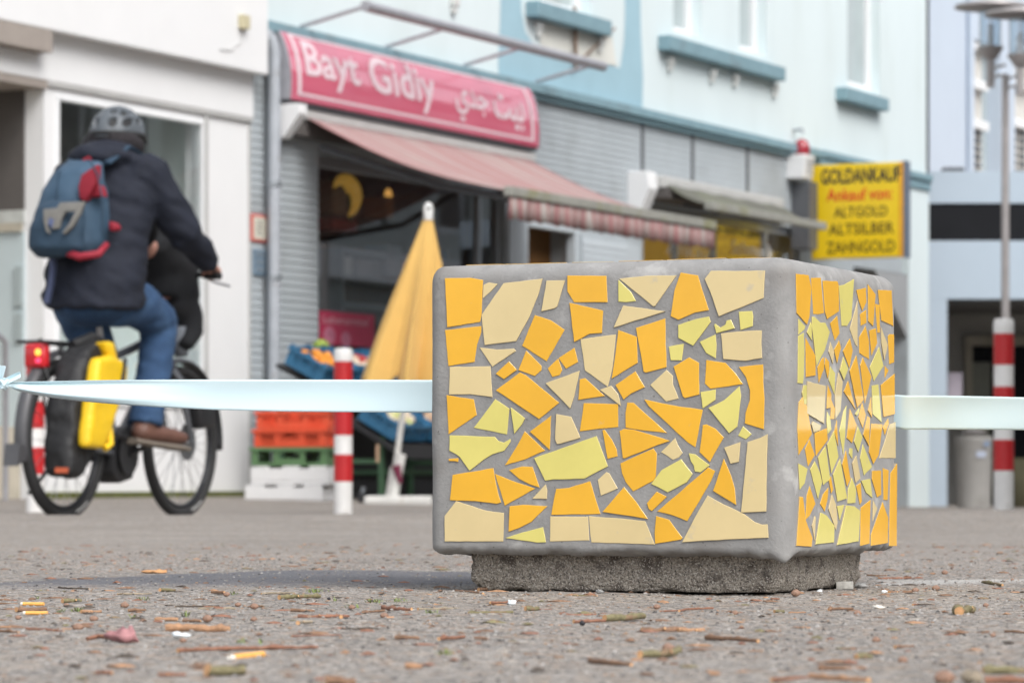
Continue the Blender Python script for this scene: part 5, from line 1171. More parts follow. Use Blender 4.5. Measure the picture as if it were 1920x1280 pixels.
# street lamp
yl = 33.0
lx = bx(1885, yl); lamp = thing('street_lamp', 'tall grey street lamp with glass lanterns under flat disc tops', 'street lamp', (lx, yl, gz(lx, yl)))
MB().tube([(lx, yl, gz(lx, yl)), (lx, yl, bz(500, yl)), (lx, yl, bz(140, yl))], [.043, .038, .036], 14).build('pole', mat('lamp_grey', (.42, .395, .39), .5, (5, .15), metal=.3), lamp, smooth=60)
lm = M['lamp_grey']; glass('lantern_glass', (.86, .9, .93), .06)
def lantern(px, pyc, yoff):
    Y = yl + yoff; x = bx(px, Y); zc = bz(pyc, Y); s = Y / F
    h_ = thing('x', None, None); C.objects.unlink(h_); bpy.data.objects.remove(h_)
    mb = MB(); mb.lathe([(.001, zc - 3 * s), (12 * s, zc - 2 * s), (24 * s, zc + 16 * s), (25 * s, zc + 19 * s), (22 * s, zc + 20 * s)], (x, Y, 0), 24)
    l = mb.build('lantern_cup', lm, lamp, smooth=50)
    MB().tube([(x, Y, zc - 56 * s), (x, Y, zc - 2 * s)], 8 * s, 12).build('stem', lm, lamp, smooth=60)
    MB().lathe([(19 * s, zc + 20 * s), (20 * s, zc + 86 * s), (19 * s, zc + 86 * s), (18 * s, zc + 20 * s)], (x, Y, 0), 24).build('lantern_glass', M['lantern_glass'], lamp, smooth=50)
    MB().lathe([(.001, zc + 20 * s), (6 * s, zc + 20 * s), (5 * s, zc + 60 * s), (.001, zc + 62 * s)], (x, Y, 0), 16).build('bulb', M['window_white'], lamp, smooth=50)
    MB().lathe([(.001, zc + 85 * s), (20 * s, zc + 85 * s), (68 * s, zc + 93 * s), (66 * s, zc + 98 * s), (18 * s, zc + 107 * s), (.001, zc + 108 * s)], (x, Y, 0), 32).build('disc_top', lm, lamp, smooth=40)
    for k in range(3):
        a = k * 2.1 + .4; MB().tube([(x + 22 * s * math.cos(a), Y + 22 * s * math.sin(a), zc + 18 * s), (x + 22 * s * math.cos(a), Y + 22 * s * math.sin(a), zc + 90 * s)], 1.3 * s, 6).build('rod', lm, lamp)
    for dz in (-20, -38): MB().tube([(x, Y, zc + dz * s), (lx, yl, zc + dz * s)], 2.6 * s, 8).build('arm', lm, lamp, smooth=60)
lantern(1857, 108, .25); lantern(1913, 122, -.25)
# bin and planter
by = 40.0
def bin_():
    x = bx(1826, by); z0 = gz(x, by); s = by / F; z1 = bz(818, by)
    o = thing('litter_bin', 'grey cylindrical litter bin in front of the dark entrance recess', 'bin', (x, by, z0)); r0, r1 = 30 * s, 34 * s
    MB().lathe([(r0, z0), (r0 * 1.02, z0 + .03), (r1, z1 - .06), (r1 * 1.03, z1 - .05), (r1 * 1.03, z1), (r1 * .9, z1), (r1 * .88, z1 - .1)], (x, by, 0), 32).build('body', mat('bin_grey', (.40, .39, .375), .6, (3, .1), dirt=((.2, .19, .17), 3, .55, .8)), o, smooth=40)
    MB().lathe([(r1 * .6, z1 + .02), (r1 * .72, z1 + .07), (.001, z1 + .09)], (x, by, 0), 24).build('lid', M['lamp_grey'], o, smooth=40)
    f = lambda a, b: (x + (r1 + .01) * math.sin(a), by - (r1 + .01) * math.cos(a), b)
    mb = MB(); n = 10; mb.add([f(.0 + .55 * i / n, zz) for zz in (bz(857, by), bz(846, by)) for i in range(n + 1)], [(i, i + 1, n + 2 + i, n + 1 + i) for i in range(n)]); mb.build('sticker', mat('sticker_pale', (.45, .50, .62), .6), o)
    mb = MB(); mb.add([(x + .12 + .035 * math.cos(i * .3927), by - r1 - .012, bz(832, by) + .035 * math.sin(i * .3927)) for i in range(16)], [tuple(range(16))]); mb.build('sticker', mat('sticker_blue', (.22, .29, .42), .6), o)
bin_()
def planter():
    Y = 41.0; x = bx(1905, Y); z0 = gz(x, Y); s = Y / F; o = thing('planter_tub', 'round dark olive planter tub behind the right bollard', 'planter', (x, Y, z0)); R_ = 52 * s; z1 = bz(858, Y)
    mb = MB(); mb.lathe([(R_ * .75, z0), (R_ * .93, z0 + (z1 - z0) * .25), (R_, z0 + (z1 - z0) * .6), (R_ * .9, z1 - .04), (R_ * .93, z1), (R_ * .8, z1), (R_ * .78, z1 - .08)], (x, Y, 0), 32); mb.build('tub', mat('tub_olive', (.07, .065, .035), .8, (4, .3)), o, smooth=50)
    MB().lathe([(.001, z1 - .06), (R_ * .79, z1 - .06)], (x, Y, 0), 24).build('soil', mat('soil', (.06, .045, .03), .95, (30, .3)), o)
planter()
# the far side of the street, outside the picture to the right: seen only as reflections in the shop glass
mat('brick_red', (.20, .085, .06), .85, (5, .2)); ob = thing('opposite_house', 'pale rendered house with brick top storey, seen only as a reflection in the shop glass', 'house', fa(8, 13, 0))
wl = [(u, u + 1.2, z, z + 1.7) for u in range(-8, 34, 3) for z in (1.0, 4.4, 7.2)]
def oT(u, v, z): return fT(u, 13.0 - v, z)
MB(oT).wall(-12, 36, 6.6, 9.5, 0, wl, .2).build('brick_wall', M['brick_red'], ob); MB(oT).wall(-12, 36, -1, 6.6, 0, wl, .2).build('wall', mat('pale_render', (.46, .49, .47), .9, (1, .06)), ob)
for u0, u1, z0, z1 in wl:
    mb = MB(oT); mb.box(u0, u1, -.19, -.15, z0, z1); w_ = mb.build('window', M['window_white'], ob); MB(oT).box(u0 + .12, u1 - .12, -.149, -.14, z0 + .12, z1 - .12).build('pane', M['interior_dark'], w_)
MB(oT).box(-12, 36, 0, .35, 3.4, 3.9).build('cornice', M['window_white'], ob); MB(oT).box(-12, 36, -8, -.3, -1, 9.5).build('inner_mass', M['interior_dark'], ob)
# ---------------------------------------------------------------- red and white bollards
mat('bollard_white', (.76, .75, .73), .45, (10, .08), dirt=((.45, .43, .4), 12, .6, .75)); mat('bollard_red', (.50, .018, .022), .4, (10, .1)); mat('label_dark', (.08, .085, .09), .6, (60, .6))
def bollard():
    o = thing('bollard', 'x', 'bollard', (0, 0, 0), 'red and white bollards'); r = .0475
    MB().lathe([(r, -.25), (r, .845), (r * .93, .86), (.001, .866)], seg=28).build('post', M['bollard_white'], o, smooth=40)
    for k, (a, b) in enumerate(((.655, .797), (.415, .556), (.175, .315))): MB().lathe([(r + .0012, a), (r + .0012, b)], seg=28).build('red_band', M['bollard_red'], o, smooth=40)
    MB().lathe([(r + .0015, .797), (r + .002, .801), (r + .002, .845), (r * .9, .864), (.001, .868)], seg=28).build('cap', M['bollard_white'], o, smooth=40)
    return o
b0 = bollard(); Yb = 18.0; b0.location = ((643.5 - CX) * Yb / F, Yb, H - 60 * Yb / F - .001); b0['label'] = 'red and white bollard standing in front of the orange crates and fruit stall'
cs = MB(); cs.box(.028, .058, -.056, -.02, .165, .195); cs.build('lock', M['bollard_white'], b0, bevel=.004)
b1 = copy_tree(b0); Yb = 18.6; b1.location = ((1882 - CX) * Yb / F, Yb, H - 49 * Yb / F); b1.scale = (1.12, 1.12, 1.18); b1['label'] = 'red and white bollard with a dark sticker on its cap, standing before the lamp post'
for ch in b1.children:
    if ch.name.startswith('lock'): bpy.data.objects.remove(ch)
mb = MB(); n = 8; mb.add([(.0535 * math.sin(-.75 + 1.0 * i / n), -.0535 * math.cos(-.75 + 1.0 * i / n), z) for z in (.815, .838) for i in range(n + 1)], [(i, i + 1, n + 2 + i, n + 1 + i) for i in range(n)]); mb.build('sticker', M['label_dark'], b1)
b2 = copy_tree(b0); Yb = 18.2; b2.location = ((66 - CX) * Yb / F, Yb, H - 46 * Yb / F); b2['label'] = 'red and white bollard seen through the rear wheel of the bicycle'
for ch in b2.children:
    if ch.name.startswith('lock'): bpy.data.objects.remove(ch)

# ---------------------------------------------------------------- crates
mat('plastic_orange', (.72, .085, .03), .5, (6, .08)); mat('plastic_green', (.10, .20, .085), .5, (6, .1)); mat('plastic_blue', (.035, .15, .28), .5, (6, .1)); mat('foam_white', (.76, .76, .76), .8, (12, .04)); mat('shadow_inside', (.02, .02, .02), .9)
def crate(name, w, d, h, m, lattice=True):
    """open crate, origin at the middle of its floor, long side along x; walls with grip holes and lattice panels"""
    o = thing(name, 'x', 'crate'); t = .018
    mb = MB(); mb.box(-w / 2, w / 2, -d / 2, d / 2, 0, .012); mb.build('floor', m, o)
    for ax, L, off in (('x', w, d / 2), ('x', w, -d / 2), ('y', d, w / 2), ('y', d, -w / 2)):
        mb = MB(); e = L / 2 - (0 if ax == 'x' else t)
        def bar(a0, a1, z0, z1, k=t):
            s = 1 if off > 0 else -1; lo, hi = sorted((off, off - s * k))
            if ax == 'x': mb.box(a0, a1, lo, hi, z0, z1)
            else: mb.box(lo, hi, a0, a1, z0, z1)
        bar(-e, e, .0125, h * .18); bar(-e, e, h * .84, h)
        g = .16 * L
        cols = [(-e, -e + .05), (e - .05, e), (-e * .42, -e * .28), (e * .28, e * .42)]
        for a, b in cols: bar(a, b, h * .18, h * .84)
        bar(-e * .28, -g / 2, h * .66, h * .84); bar(g / 2, e * .28, h * .66, h * .84); bar(-e * .28, e * .28, h * .18, h * .40); bar(-g / 2, g / 2, h * .78, h * .84)
        if lattice:
            for a, b in ((-e + .05, -e * .42), (e * .42, e - .05), (-e * .28, e * .28)):
                top = h * .84 if a != -e * .28 else h * .66
                k = max(2, int((b - a) / .028))
                for i in range(k):
                    x0, x1 = a + (b - a) * i / k, a + (b - a) * (i + 1) / k
                    for p, q in (((x0, h * .18), (x1, top)), ((x1, h * .18), (x0, top))):
                        dx = .0085; s = 1 if off > 0 else -1; yy = off - s * .006
                        pts = [(p[0] - dx, p[1]), (p[0] + dx, p[1]), (q[0] + dx, q[1]), (q[0] - dx, q[1])]
                        mb.add([(u, yy, z) if ax == 'x' else (yy, u, z) for u, z in pts], [(0, 1, 2, 3)])
        mb.build('side_wall', m, o)
    mb = MB(); rw = .014
    for a in ((-w / 2 - rw, w / 2 + rw, -d / 2 - rw, -d / 2), (-w / 2 - rw, w / 2 + rw, d / 2, d / 2 + rw), (-w / 2 - rw, -w / 2, -d / 2, d / 2), (w / 2, w / 2 + rw, -d / 2, d / 2)): mb.box(*a, h - .022, h + .002)
    mb.build('rim', m, o)
    return o
YC = 25.0
def place(o, px, py, Y, rz, label, group=None, tilt=None):
    o.location = P(px, py, Y); o.rotation_euler = (0, 0, rz) if tilt is None else tilt; o['label'] = label
    if group: o['group'] = group
    return o
rzc = R(-13)
foam = thing('foam_box', 'x', 'box'); W_, D_, H_ = .58, .40, .135
mb = MB(); mb.box(-W_ / 2, W_ / 2, -D_ / 2, D_ / 2, 0, H_ * .2)
for a in ((-W_ / 2, W_ / 2, -D_ / 2, -D_ / 2 + .03), (-W_ / 2, W_ / 2, D_ / 2 - .03, D_ / 2), (-W_ / 2, -W_ / 2 + .03, -D_ / 2 + .03, D_ / 2 - .03), (W_ / 2 - .03, W_ / 2, -D_ / 2 + .03, D_ / 2 - .03)): mb.box(*a, H_ * .2, H_ * .86)
mb.build('tray', M['foam_white'], foam, bevel=.008)
mb = MB()
for a in ((-W_ / 2, -W_ / 2 + .14, -D_ / 2, -D_ / 2 + .03), (-.05, .08, -D_ / 2, -D_ / 2 + .03), (W_ / 2 - .14, W_ / 2, -D_ / 2, -D_ / 2 + .03), (-W_ / 2, W_ / 2, D_ / 2 - .03, D_ / 2), (W_ / 2 - .03, W_ / 2, -.02, D_ / 2 - .03)): mb.box(*a, H_ * .86 - .001, H_)
mb.build('rim', M['foam_white'], foam, bevel=.006)
zb = H - 39 * YC / F; X0 = (546 - CX) * YC / F
def stack(o, dx, z, label, rz=rzc): o.location = (X0 + dx, YC + .15, z); o.rotation_euler = (0, 0, rz); o['label'] = label; o['group'] = 'stacked crates left of the bollard'
stack(foam, -.01, zb, 'white foam box at the bottom of the crate stack'); MB().box(.21, .235, -D_ / 2 - .002, -D_ / 2 + .001, .03, .07).build('sticker', M['tile_orange'], foam)
f2 = copy_tree(foam); stack(f2, .03, zb + H_ + .002, 'white foam box with notched rim under the green crate')
for ch in f2.children:
    if ch.name.startswith('sticker'): bpy.data.objects.remove(ch)
cg = crate('plastic_crate', .56, .38, .13, M['plastic_green'], False); stack(cg, .02, zb + 2 * H_ + .004, 'green plastic crate between the orange crates and the white foam boxes', R(-10))
co = crate('plastic_crate', .54, .38, .125, M['plastic_orange']); stack(co, .04, zb + 2 * H_ + .14, 'orange plastic crate directly on the green crate', R(-15))
MB().box(.2, .235, -.1925, -.1905, .03, .075).build('label_sticker', M['foam_white'], co)
c2 = copy_tree(co); stack(c2, .05, zb + 2 * H_ + .27, 'orange plastic crate second from the top of the stack, half hidden by the ribbon', R(-11))
# ---------------------------------------------------------------- fruit stall
mat('stall_green', (.045, .105, .055), .6, (8, .15)); mat('stall_black', (.018, .018, .02), .6)
mat('fruit_orange', (.72, .27, .025), .5, (30, .12)); mat('fruit_pale', (.62, .52, .40), .6, (20, .3)); mat('fruit_green', (.25, .34, .05), .55, (20, .3)); mat('fruit_yellow', (.70, .42, .03), .5, (20, .2)); mat('fruit_lime', (.50, .54, .18), .55, (20, .25)); mat('fruit_red', (.40, .03, .03), .45, (20, .2)); mat('carton', (.45, .30, .2), .8)
stall = thing('fruit_stall', 'green framed fruit stall with black shelves holding tilted blue crates', 'stall', fa(1.0, 1.0, 0))
ST_U0, ST_U1 = -.95, 2.6
for u in (-.55, .5, 1.6, 2.5):
    for v in (.45, 1.35):
        MB(fT).box(u - .02, u + .02, v - .02, v + .02, -.02, .95 if v < 1 else .50).build('leg', M['stall_green'], stall)
for v in (.45, 1.35): MB(fT).box(-.53, 2.48, v - .015, v + .015, .22, .255).build('rail', M['stall_green'], stall)
for u in (-.55, 1.6): MB(fT).box(u - .018, u + .018, .47, 1.33, .30, .335).build('brace', M['stall_green'], stall)
def tray(v0, v1, z0, z1, name):
    mb = MB(fT); mb.add([(-.62, v0, z0), (2.55, v0, z0), (2.55, v1, z1), (-.62, v1, z1), (-.62, v0, z0 - .03), (2.55, v0, z0 - .03), (2.55, v1, z1 - .03), (-.62, v1, z1 - .03)], [(0, 1, 2, 3), (4, 7, 6, 5), (0, 4, 5, 1), (3, 2, 6, 7), (0, 3, 7, 4), (1, 5, 6, 2)]); mb.build(name, M['stall_black'], stall)
    MB(fT).box(-.62, 2.55, v1, v1 + .03, z1 - .06, z1 + .05).build('front_lip', M['stall_black'], stall)
tray(.45, .95, 1.08, .84, 'upper_shelf'); tray(1.05, 1.52, .66, .40, 'lower_shelf')
MB(fT).box(-.6, 2.5, .40, .42, -.1, .7).build('back_panel', M['stall_black'], stall)
def fruit(root, w, d, h, m, r, n, seed, name='fruit_pile'):
    rnd = random.Random(seed); mb = MB()
    for _ in range(n):
        x, y = rnd.uniform(-w / 2 + r, w / 2 - r), rnd.uniform(-d / 2 + r, d / 2 - r); mb.ell((x, y, h + rnd.uniform(-.01, .03)), (r * rnd.uniform(.85, 1.1), r * rnd.uniform(.85, 1.1), r * rnd.uniform(.8, 1)), 10, 7, rnd.randrange(len(m)))
    o = mb.build(name, [M[k] for k in m], smooth=180); return o
blue = crate('fruit_crate', .52, .36, .14, M['plastic_blue'])
# wavy moulded rim of the blue crates
mb = MB()
for s in (-1, 1):
    n = 24; vs = [(-.26 + .52 * i / n, s * .186, z) for i in range(n + 1) for z in (.12, .15 + .022 * math.cos(i * 6.2832 / 12))]; mb.add(vs, [(2 * i, 2 * i + 2, 2 * i + 3, 2 * i + 1) for i in range(n)])
    vs = [(s * .266, -.18 + .36 * i / n, z) for i in range(n + 1) for z in (.12, .15 + .022 * math.cos(i * 6.2832 / 12))]; mb.add(vs, [(2 * i, 2 * i + 2, 2 * i + 3, 2 * i + 1) for i in range(n)])
mb.build('wavy_rim', M['plastic_blue'], blue)
AZ = math.atan2(fd[1], fd[0])
specs = [(-0.46, .74, 1.0, 27, ['fruit_orange'], .036, 34, 'blue crate of oranges at the left end of the upper shelf', 'heap of oranges in the leftmost upper blue crate'),
         (0.14, .74, 1.0, 27, ['fruit_pale', 'fruit_red'], .034, 34, 'blue crate of pale and red fruit right of the oranges on the upper shelf', 'heap of pale and red fruit in the second upper blue crate'),
         (0.74, .74, 1.0, 27, ['fruit_yellow', 'fruit_green'], .04, 26, 'blue crate of yellow fruit under the umbrella on the upper shelf', 'heap of yellow and green fruit in the third upper blue crate'),
         (1.34, .74, 1.0, 27, ['fruit_red', 'fruit_pale'], .036, 30, 'blue crate of red fruit at the right of the upper shelf', 'heap of red fruit in the fourth upper blue crate'),
         (-.30, 1.30, .56, 29, ['fruit_lime', 'fruit_pale'], .04, 26, 'blue crate of pale green fruit at the left end of the lower shelf', 'heap of pale green fruit in the leftmost lower blue crate'),
         (.30, 1.30, .56, 29, ['fruit_pale', 'carton'], .036, 30, 'blue crate of brownish fruit behind the umbrella pole on the lower shelf', 'heap of brownish fruit in the second lower blue crate'),
         (.90, 1.30, .56, 29, ['fruit_green', 'fruit_lime'], .042, 26, 'blue crate of green fruit at the right of the lower shelf', 'heap of green fruit in the third lower blue crate'),
         (1.5, 1.30, .56, 29, ['fruit_pale', 'fruit_green'], .04, 26, 'blue crate on the lower shelf hidden beside the mosaic block', 'heap of mixed fruit in the fourth lower blue crate')]
for k, (u, v, z, tl, ms, r, n, lab, lab2) in enumerate(specs):
    o = blue if k == 0 else copy_tree(blue); o['label'] = lab; o['group'] = 'blue crates on the fruit stall'
    mtx = Matrix.Translation(fa(u, v, z)) @ Matrix.Rotation(AZ, 4, 'Z') @ Matrix.Rotation(R(tl), 4, 'X')
    o.matrix_world = mtx
    f = fruit(o, .48, .32, .10, ms, r, n, k); f.matrix_world = mtx; tag(f, lab2, None, 'fruit in the blue crates', 'stuff')
gbag = MB(); c = fa(.0, .50, 1.235); gbag.ell(c, (.065, .06, .055), 14, 10); o = gbag.build('cabbage', M['fruit_green'], loc=c - V((0, 0, .07)), smooth=60); tag(o, 'green cabbage lying on the back edge of the upper shelf', 'cabbage')
for vt in o.data.vertices: vt.co *= 1 + .16 * noise.noise(vt.co * 30)
# ---------------------------------------------------------------- closed yellow umbrella
mat('umbrella_yellow', (.72, .45, .13), .8, (5, .06), sheen=.2); mat('stand_white', (.66, .65, .62), .6, (8, .1), dirt=((.35, .28, .22), 9, .58, .75)); mat('cap_white', (.74, .74, .72), .4)
def umbrella():
    Y = 24.0; s = Y / F; x = (803 - CX) * s; o = thing('umbrella', 'closed yellow parasol with a white tip standing at the fruit stall', 'umbrella', (x - 55 * s, Y, H - 40 * Y / F)); Z = lambda py: H + (CY - py) * s
    mb = MB(); n, m = 192, 40; vs = []
    for j in range(m + 1):
        t = j / m; py = 408 + (704 - 408) * t; cx = x + (-34 * s) * t; R_ = (7 + 74 * t ** .92) * s
        for k in range(n):
            a = 6.2832 * k / n; ph = 1 - 2 * abs(math.sin(a * 4 + .25 + .3 * math.sin(a * 2))) ** .55; ple = (.42 * t + .06) * ph + .14 * t * math.sin(a * 3 + 1) + .05 * t * math.sin(a * 16 + 5 * t)
            rr = R_ * (1 + ple) ; zz = Z(py) - (.05 * t ** 3 * (1 + math.cos(a * 8 + .5))) * .9 - .06 * t ** 4 * math.sin(a + 2.2)
            vs.append((cx + rr * math.cos(a), Y + .72 * rr * math.sin(a), zz))
    mb.add(vs, [(j * n + k, j * n + (k + 1) % n, (j + 1) * n + (k + 1) % n, (j + 1) * n + k) for j in range(m) for k in range(n)])
    c = mb.build('canopy', M['umbrella_yellow'], o, smooth=180); sd = c.modifiers.new('t', 'SOLIDIFY'); sd.thickness = .004
    MB().lathe([(8.5 * s, Z(413)), (9 * s, Z(404)), (9.5 * s, Z(395)), (8 * s, Z(386)), (5 * s, Z(381)), (.001, Z(379))], (x, Y, 0), 20).build('tip', M['cap_white'], o, smooth=60)
    MB().ell((x + 1 * s, Y - 8 * s, Z(391)), (3.5 * s, 2.2 * s, 3.5 * s), 10, 8).build('tip_hole', M['shadow_inside'], o, smooth=60)
    MB().tube([(x - 2 * s, Y, Z(420)), (x - 46 * s, Y, Z(760)), (x - 62 * s, Y, Z(880))], 5.5 * s, 12).build('pole', M['stand_white'], o, smooth=60)
    MB().tube([(x - 50 * s, Y - .02, Z(850)), (x - 66 * s, Y - .02, Z(935))], 9 * s, 14).build('pole_sleeve', M['stand_white'], o, smooth=60)
    MB().tube([(x - 75 * s, Y + .05, Z(930)), (x - 66 * s, Y + .05, Z(875))], 6 * s, 12).build('stand_tube', M['stand_white'], o, smooth=60)
    MB().tube([(x - 60 * s, Y - .05, Z(872)), (x - 52 * s, Y - .055, Z(905))], [9 * s, 4 * s], 8).build('strap', mat('strap_maroon', (.16, .02, .05), .8), o)
    MB().box(x - 118 * s, x + 8 * s, Y - .22, Y + .22, Z(948), Z(929)).build('foot', M['stand_white'], o, bevel=.02)
    MB().tube([(x - 6 * s, Y - .03, Z(680)), (x - 14 * s, Y - .03, Z(706))], [4 * s, 5 * s], 8).build('handle', M['fruit_red'], o)
umbrella()
wh = thing('castor_wheel', 'small dark castor wheel on the ground between bollard and umbrella foot', 'wheel', P(677, 948, 24.6)); c = P(677, 936, 24.6); MB().tube([c + V((-.02, 0, 0)), c + V((.02, 0, 0))], .05, 18).build('tyre', M['stall_black'], wh, smooth=40); MB().tube([c + V((0, 0, 0)), c + V((.02, 0, .09))], .015, 8).build('fork', M['steel'], wh)
tg = MB(); a = P(708, 838, 25.6); tg.box(a.x - .012, a.x + .012, a.y - .01, a.y + .01, a.z - .11, a.z + .02); tag(tg.build('hanging_tag', M['carton'], loc=a - V((0, 0, .1))), 'brown strip hanging from the lower shelf of the stall', 'tag')
# ---------------------------------------------------------------- bicycle: l = to its right, a = ahead of the rear axle, z = up
BO, ch_, sh_ = V((-1.94, 15.0, -.014)), math.cos(R(21.7)), math.sin(R(21.7))
def B(l, a, z): return V((BO.x + sh_ * a + ch_ * l, BO.y + ch_ * a - sh_ * l, BO.z + z))
def BT(l, a, z): return tuple(B(l, a, z))
def BL_(px, py, l):
    k = (px - CX) / F; a = (k * (BO.y - sh_ * l) - BO.x - ch_ * l) / (sh_ - ch_ * k); Y = BO.y + ch_ * a - sh_ * l
    return (l, a, H + (CY - py) * Y / F - BO.z)
def BA_(px, py, a):
    k = (px - CX) / F; l = (k * (BO.y + ch_ * a) - BO.x - sh_ * a) / (ch_ + sh_ * k); Y = BO.y + ch_ * a - sh_ * l
    return (l, a, H + (CY - py) * Y / F - BO.z)
mat('tyre', (.022, .022, .023), .75, (40, .2)); mat('tyre_wall', (.045, .042, .04), .8, (30, .2)); mat('rim', (.035, .036, .04), .35, None, metal=.6); mat('spoke', (.35, .35, .36), .3, None, metal=.9)
mat('frame_grey', (.17, .18, .20), .35, (8, .1), metal=.4, coat=.3); mat('bike_black', (.018, .018, .02), .5, (10, .2)); mat('silver', (.55, .56, .58), .3, (10, .08), metal=.8); mat('mudguard', (.07, .07, .075), .4, (10, .2)); mat('lens_red', (.55, .012, .02), .2, None, coat=.6)
bike = thing('bicycle', 'dark grey touring bicycle with panniers and lit tail light, ridden past the white building', 'bicycle', B(.0, .55, 0))
RW = .352
def wheel(a0, name, zc=RW):
    T = lambda x, y, z: BT(z, a0 + x, zc + y)
    w_ = MB(T).lathe([(RW - .045, -.012), (RW - .04, -.018), (RW - .045, .0), (RW - .04, .018), (RW - .045, .012)], seg=64).build(name, M['rim'], bike, smooth=50)
    w_.data.clear_geometry()
    def ring(R0, rw, rh, seg=72, k=14):
        mb = MB(T); vs = [((R0 + rh * math.cos(6.2832 * j / k)) * math.cos(6.2832 * i / seg), (R0 + rh * math.cos(6.2832 * j / k)) * math.sin(6.2832 * i / seg), rw * math.sin(6.2832 * j / k)) for i in range(seg) for j in range(k)]
        mb.add(vs, [(i * k + j, i * k + (j + 1) % k, ((i + 1) % seg) * k + (j + 1) % k, ((i + 1) % seg) * k + j) for i in range(seg) for j in range(k)]); return mb
    hub = MB(T).lathe([(.001, -.05), (.012, -.05), (.012, -.03), (.03, -.028), (.03, -.022), (.02, -.018), (.02, .018), (.03, .022), (.03, .028), (.012, .03), (.012, .05), (.001, .05)], seg=20)
    bpy.data.objects.remove(w_); w_ = hub.build(name, M['silver'], bike, smooth=40)
    ring(RW - .024, .024, .024).build('tyre', M['tyre'], w_, smooth=180); ring(RW - .055, .013, .011).build('rim', M['rim'], w_, smooth=180)
    mb = MB(T)
    for i in range(28):
        t = 6.2832 * i / 28; s = .026 if i % 2 else -.026; t2 = t + (.5 if (i // 2) % 2 else -.5)
        mb.tube([(.027 * math.cos(t2), .027 * math.sin(t2), s), ((RW - .06) * math.cos(t), (RW - .06) * math.sin(t), 0)], .0017, 5)
    mb.build('spokes', M['spoke'], w_)
    for s in (-1, 1):
        mb = MB(T); n = 8; mb.add([((RW - q) * math.cos(-1.35 + .35 * i / n), (RW - q) * math.sin(-1.35 + .35 * i / n), s * .0235) for q in (.036, .028) for i in range(n + 1)], [(i, i + 1, n + 2 + i, n + 1 + i) for i in range(n)])
        mb.build('sidewall_mark', M['cassette_grey'], w_)
    MB(T).lathe([(.03, .034), (.085, .034), (.085, .037), (.03, .037)], seg=28).build('brake_disc' if a0 > .5 else 'sprocket', M['spoke'], w_, smooth=30)
    return w_
wheel(0.0, 'rear_wheel'); wheel(1.10, 'front_wheel')
tb = lambda name, pts, r, m, p=bike, seg=12, **k: MB(BT).tube(pts, r, seg, **k).build(name, M[m], p, smooth=60)
mb = MB(BT)
mb.tube([(0, .46, .30), (0, .40, .56), (0, .335, .80)], [.02, .019, .018], 12); mb.tube([(0, .36, .70), (0, .60, .76), (0, .905, .84)], [.017, .02, .022], 12); mb.tube([(0, .48, .32), (0, .70, .53), (0, .93, .76)], [.03, .034, .028], 14)
mb.tube([(0, .945, .70), (0, .895, .90)], .024, 14)
for s in (-1, 1): mb.tube([(s * .02, .46, .29), (s * .06, .2, .31), (s * .065, 0, .352)], [.014, .012, .011], 10); mb.tube([(s * .02, .37, .68), (s * .06, .15, .5), (s * .065, 0, .352)], [.01, .009, .009], 10)
mb.build('frame', M['frame_grey'], bike, smooth=60)
tb('seat_post', [(0, .335, .80), (0, .30, .91)], .0145, 'silver')
mb = MB(BT); mb.loft([]) if 0 else None
mb.ell((0, .22, .925), (.085, .10, .035), 20, 12); mb.tube([(0, .22, .925), (0, .34, .93), (0, .44, .925)], [.075, .045, .022], 14, flat=.5); mb.build('saddle', M['bike_black'], bike, smooth=180, remesh=.008, relax=6)
mb = MB(BT)
for s in (-1, 1): mb.tube([(s * .03, .95, .69), (s * .062, .97, .64), (s * .064, 1.04, .48), (s * .06, 1.10, .352)], [.017, .018, .015, .011], 10)
mb.tube([(-.05, .955, .69), (.05, .955, .69)], .02, 10); mb.build('fork', M['frame_grey'], bike, smooth=60)
tb('stem', [(0, .893, .905), (0, .872, 1.0), (0, .915, 1.06)], .017, 'bike_black')
hb = tb('handlebar', [(-.31, .845, 1.10), (-.22, .875, 1.11), (-.10, .925, 1.085), (.0, .93, 1.065), (.10, .925, 1.085), (.22, .875, 1.11), (.31, .845, 1.10)], .0125, 'bike_black')
for s in (-1, 1):
    tb('grip', [(s * .235, .868, 1.109), (s * .335, .834, 1.097)], .018, 'bike_black', hb); tb('brake_lever', [(s * .22, .90, 1.10), (s * .27, .925, 1.075), (s * .35, .91, 1.055)], .006, 'silver', hb, 8)
q = BL_(303, 487, .03); MB(BT).ell(q, (.045, .03, .022), 16, 10).build('display', M['window_white'], hb, smooth=180); q2 = BL_(358, 497, .12); MB(BT).ell(q2, (.03, .03, .028), 14, 8).build('bell', M['bike_black'], hb, smooth=180)
def guard(a0, t0, t1, name):
    mb = MB(BT); n = 28; vs = []
    for i in range(n + 1):
        t = R(t0 + (t1 - t0) * i / n)
        for w_, dr in ((-.034, -.014), (-.022, 0), (0, .006), (.022, 0), (.034, -.014)): vs.append((w_, a0 + (.385 + dr) * math.cos(t), RW + (.385 + dr) * math.sin(t)))
    mb.add(vs, [(i * 5 + j, i * 5 + j + 1, (i + 1) * 5 + j + 1, (i + 1) * 5 + j) for i in range(n) for j in range(4)]); o = mb.build(name, M['mudguard'], bike, smooth=180); sd = o.modifiers.new('t', 'SOLIDIFY'); sd.thickness = .003
    return o
g1 = guard(0, 20, 195, 'mudguard'); g2 = guard(1.10, -5, 150, 'mudguard')
MB(BT).prism([(-.375, .32), (-.385, .26), (-.46, .235), (-.44, .33)], 'x', -.035, .035).build('mudflap', M['mudguard'], g1)
tb('mudguard_stay', [(.045, 0, .352), (.04, -.24, .66)], .003, 'silver', g1, 6); tb('mudguard_stay', [(.045, 1.10, .352), (.04, 1.40, .58)], .003, 'silver', g2, 6)
mb = MB(BT)
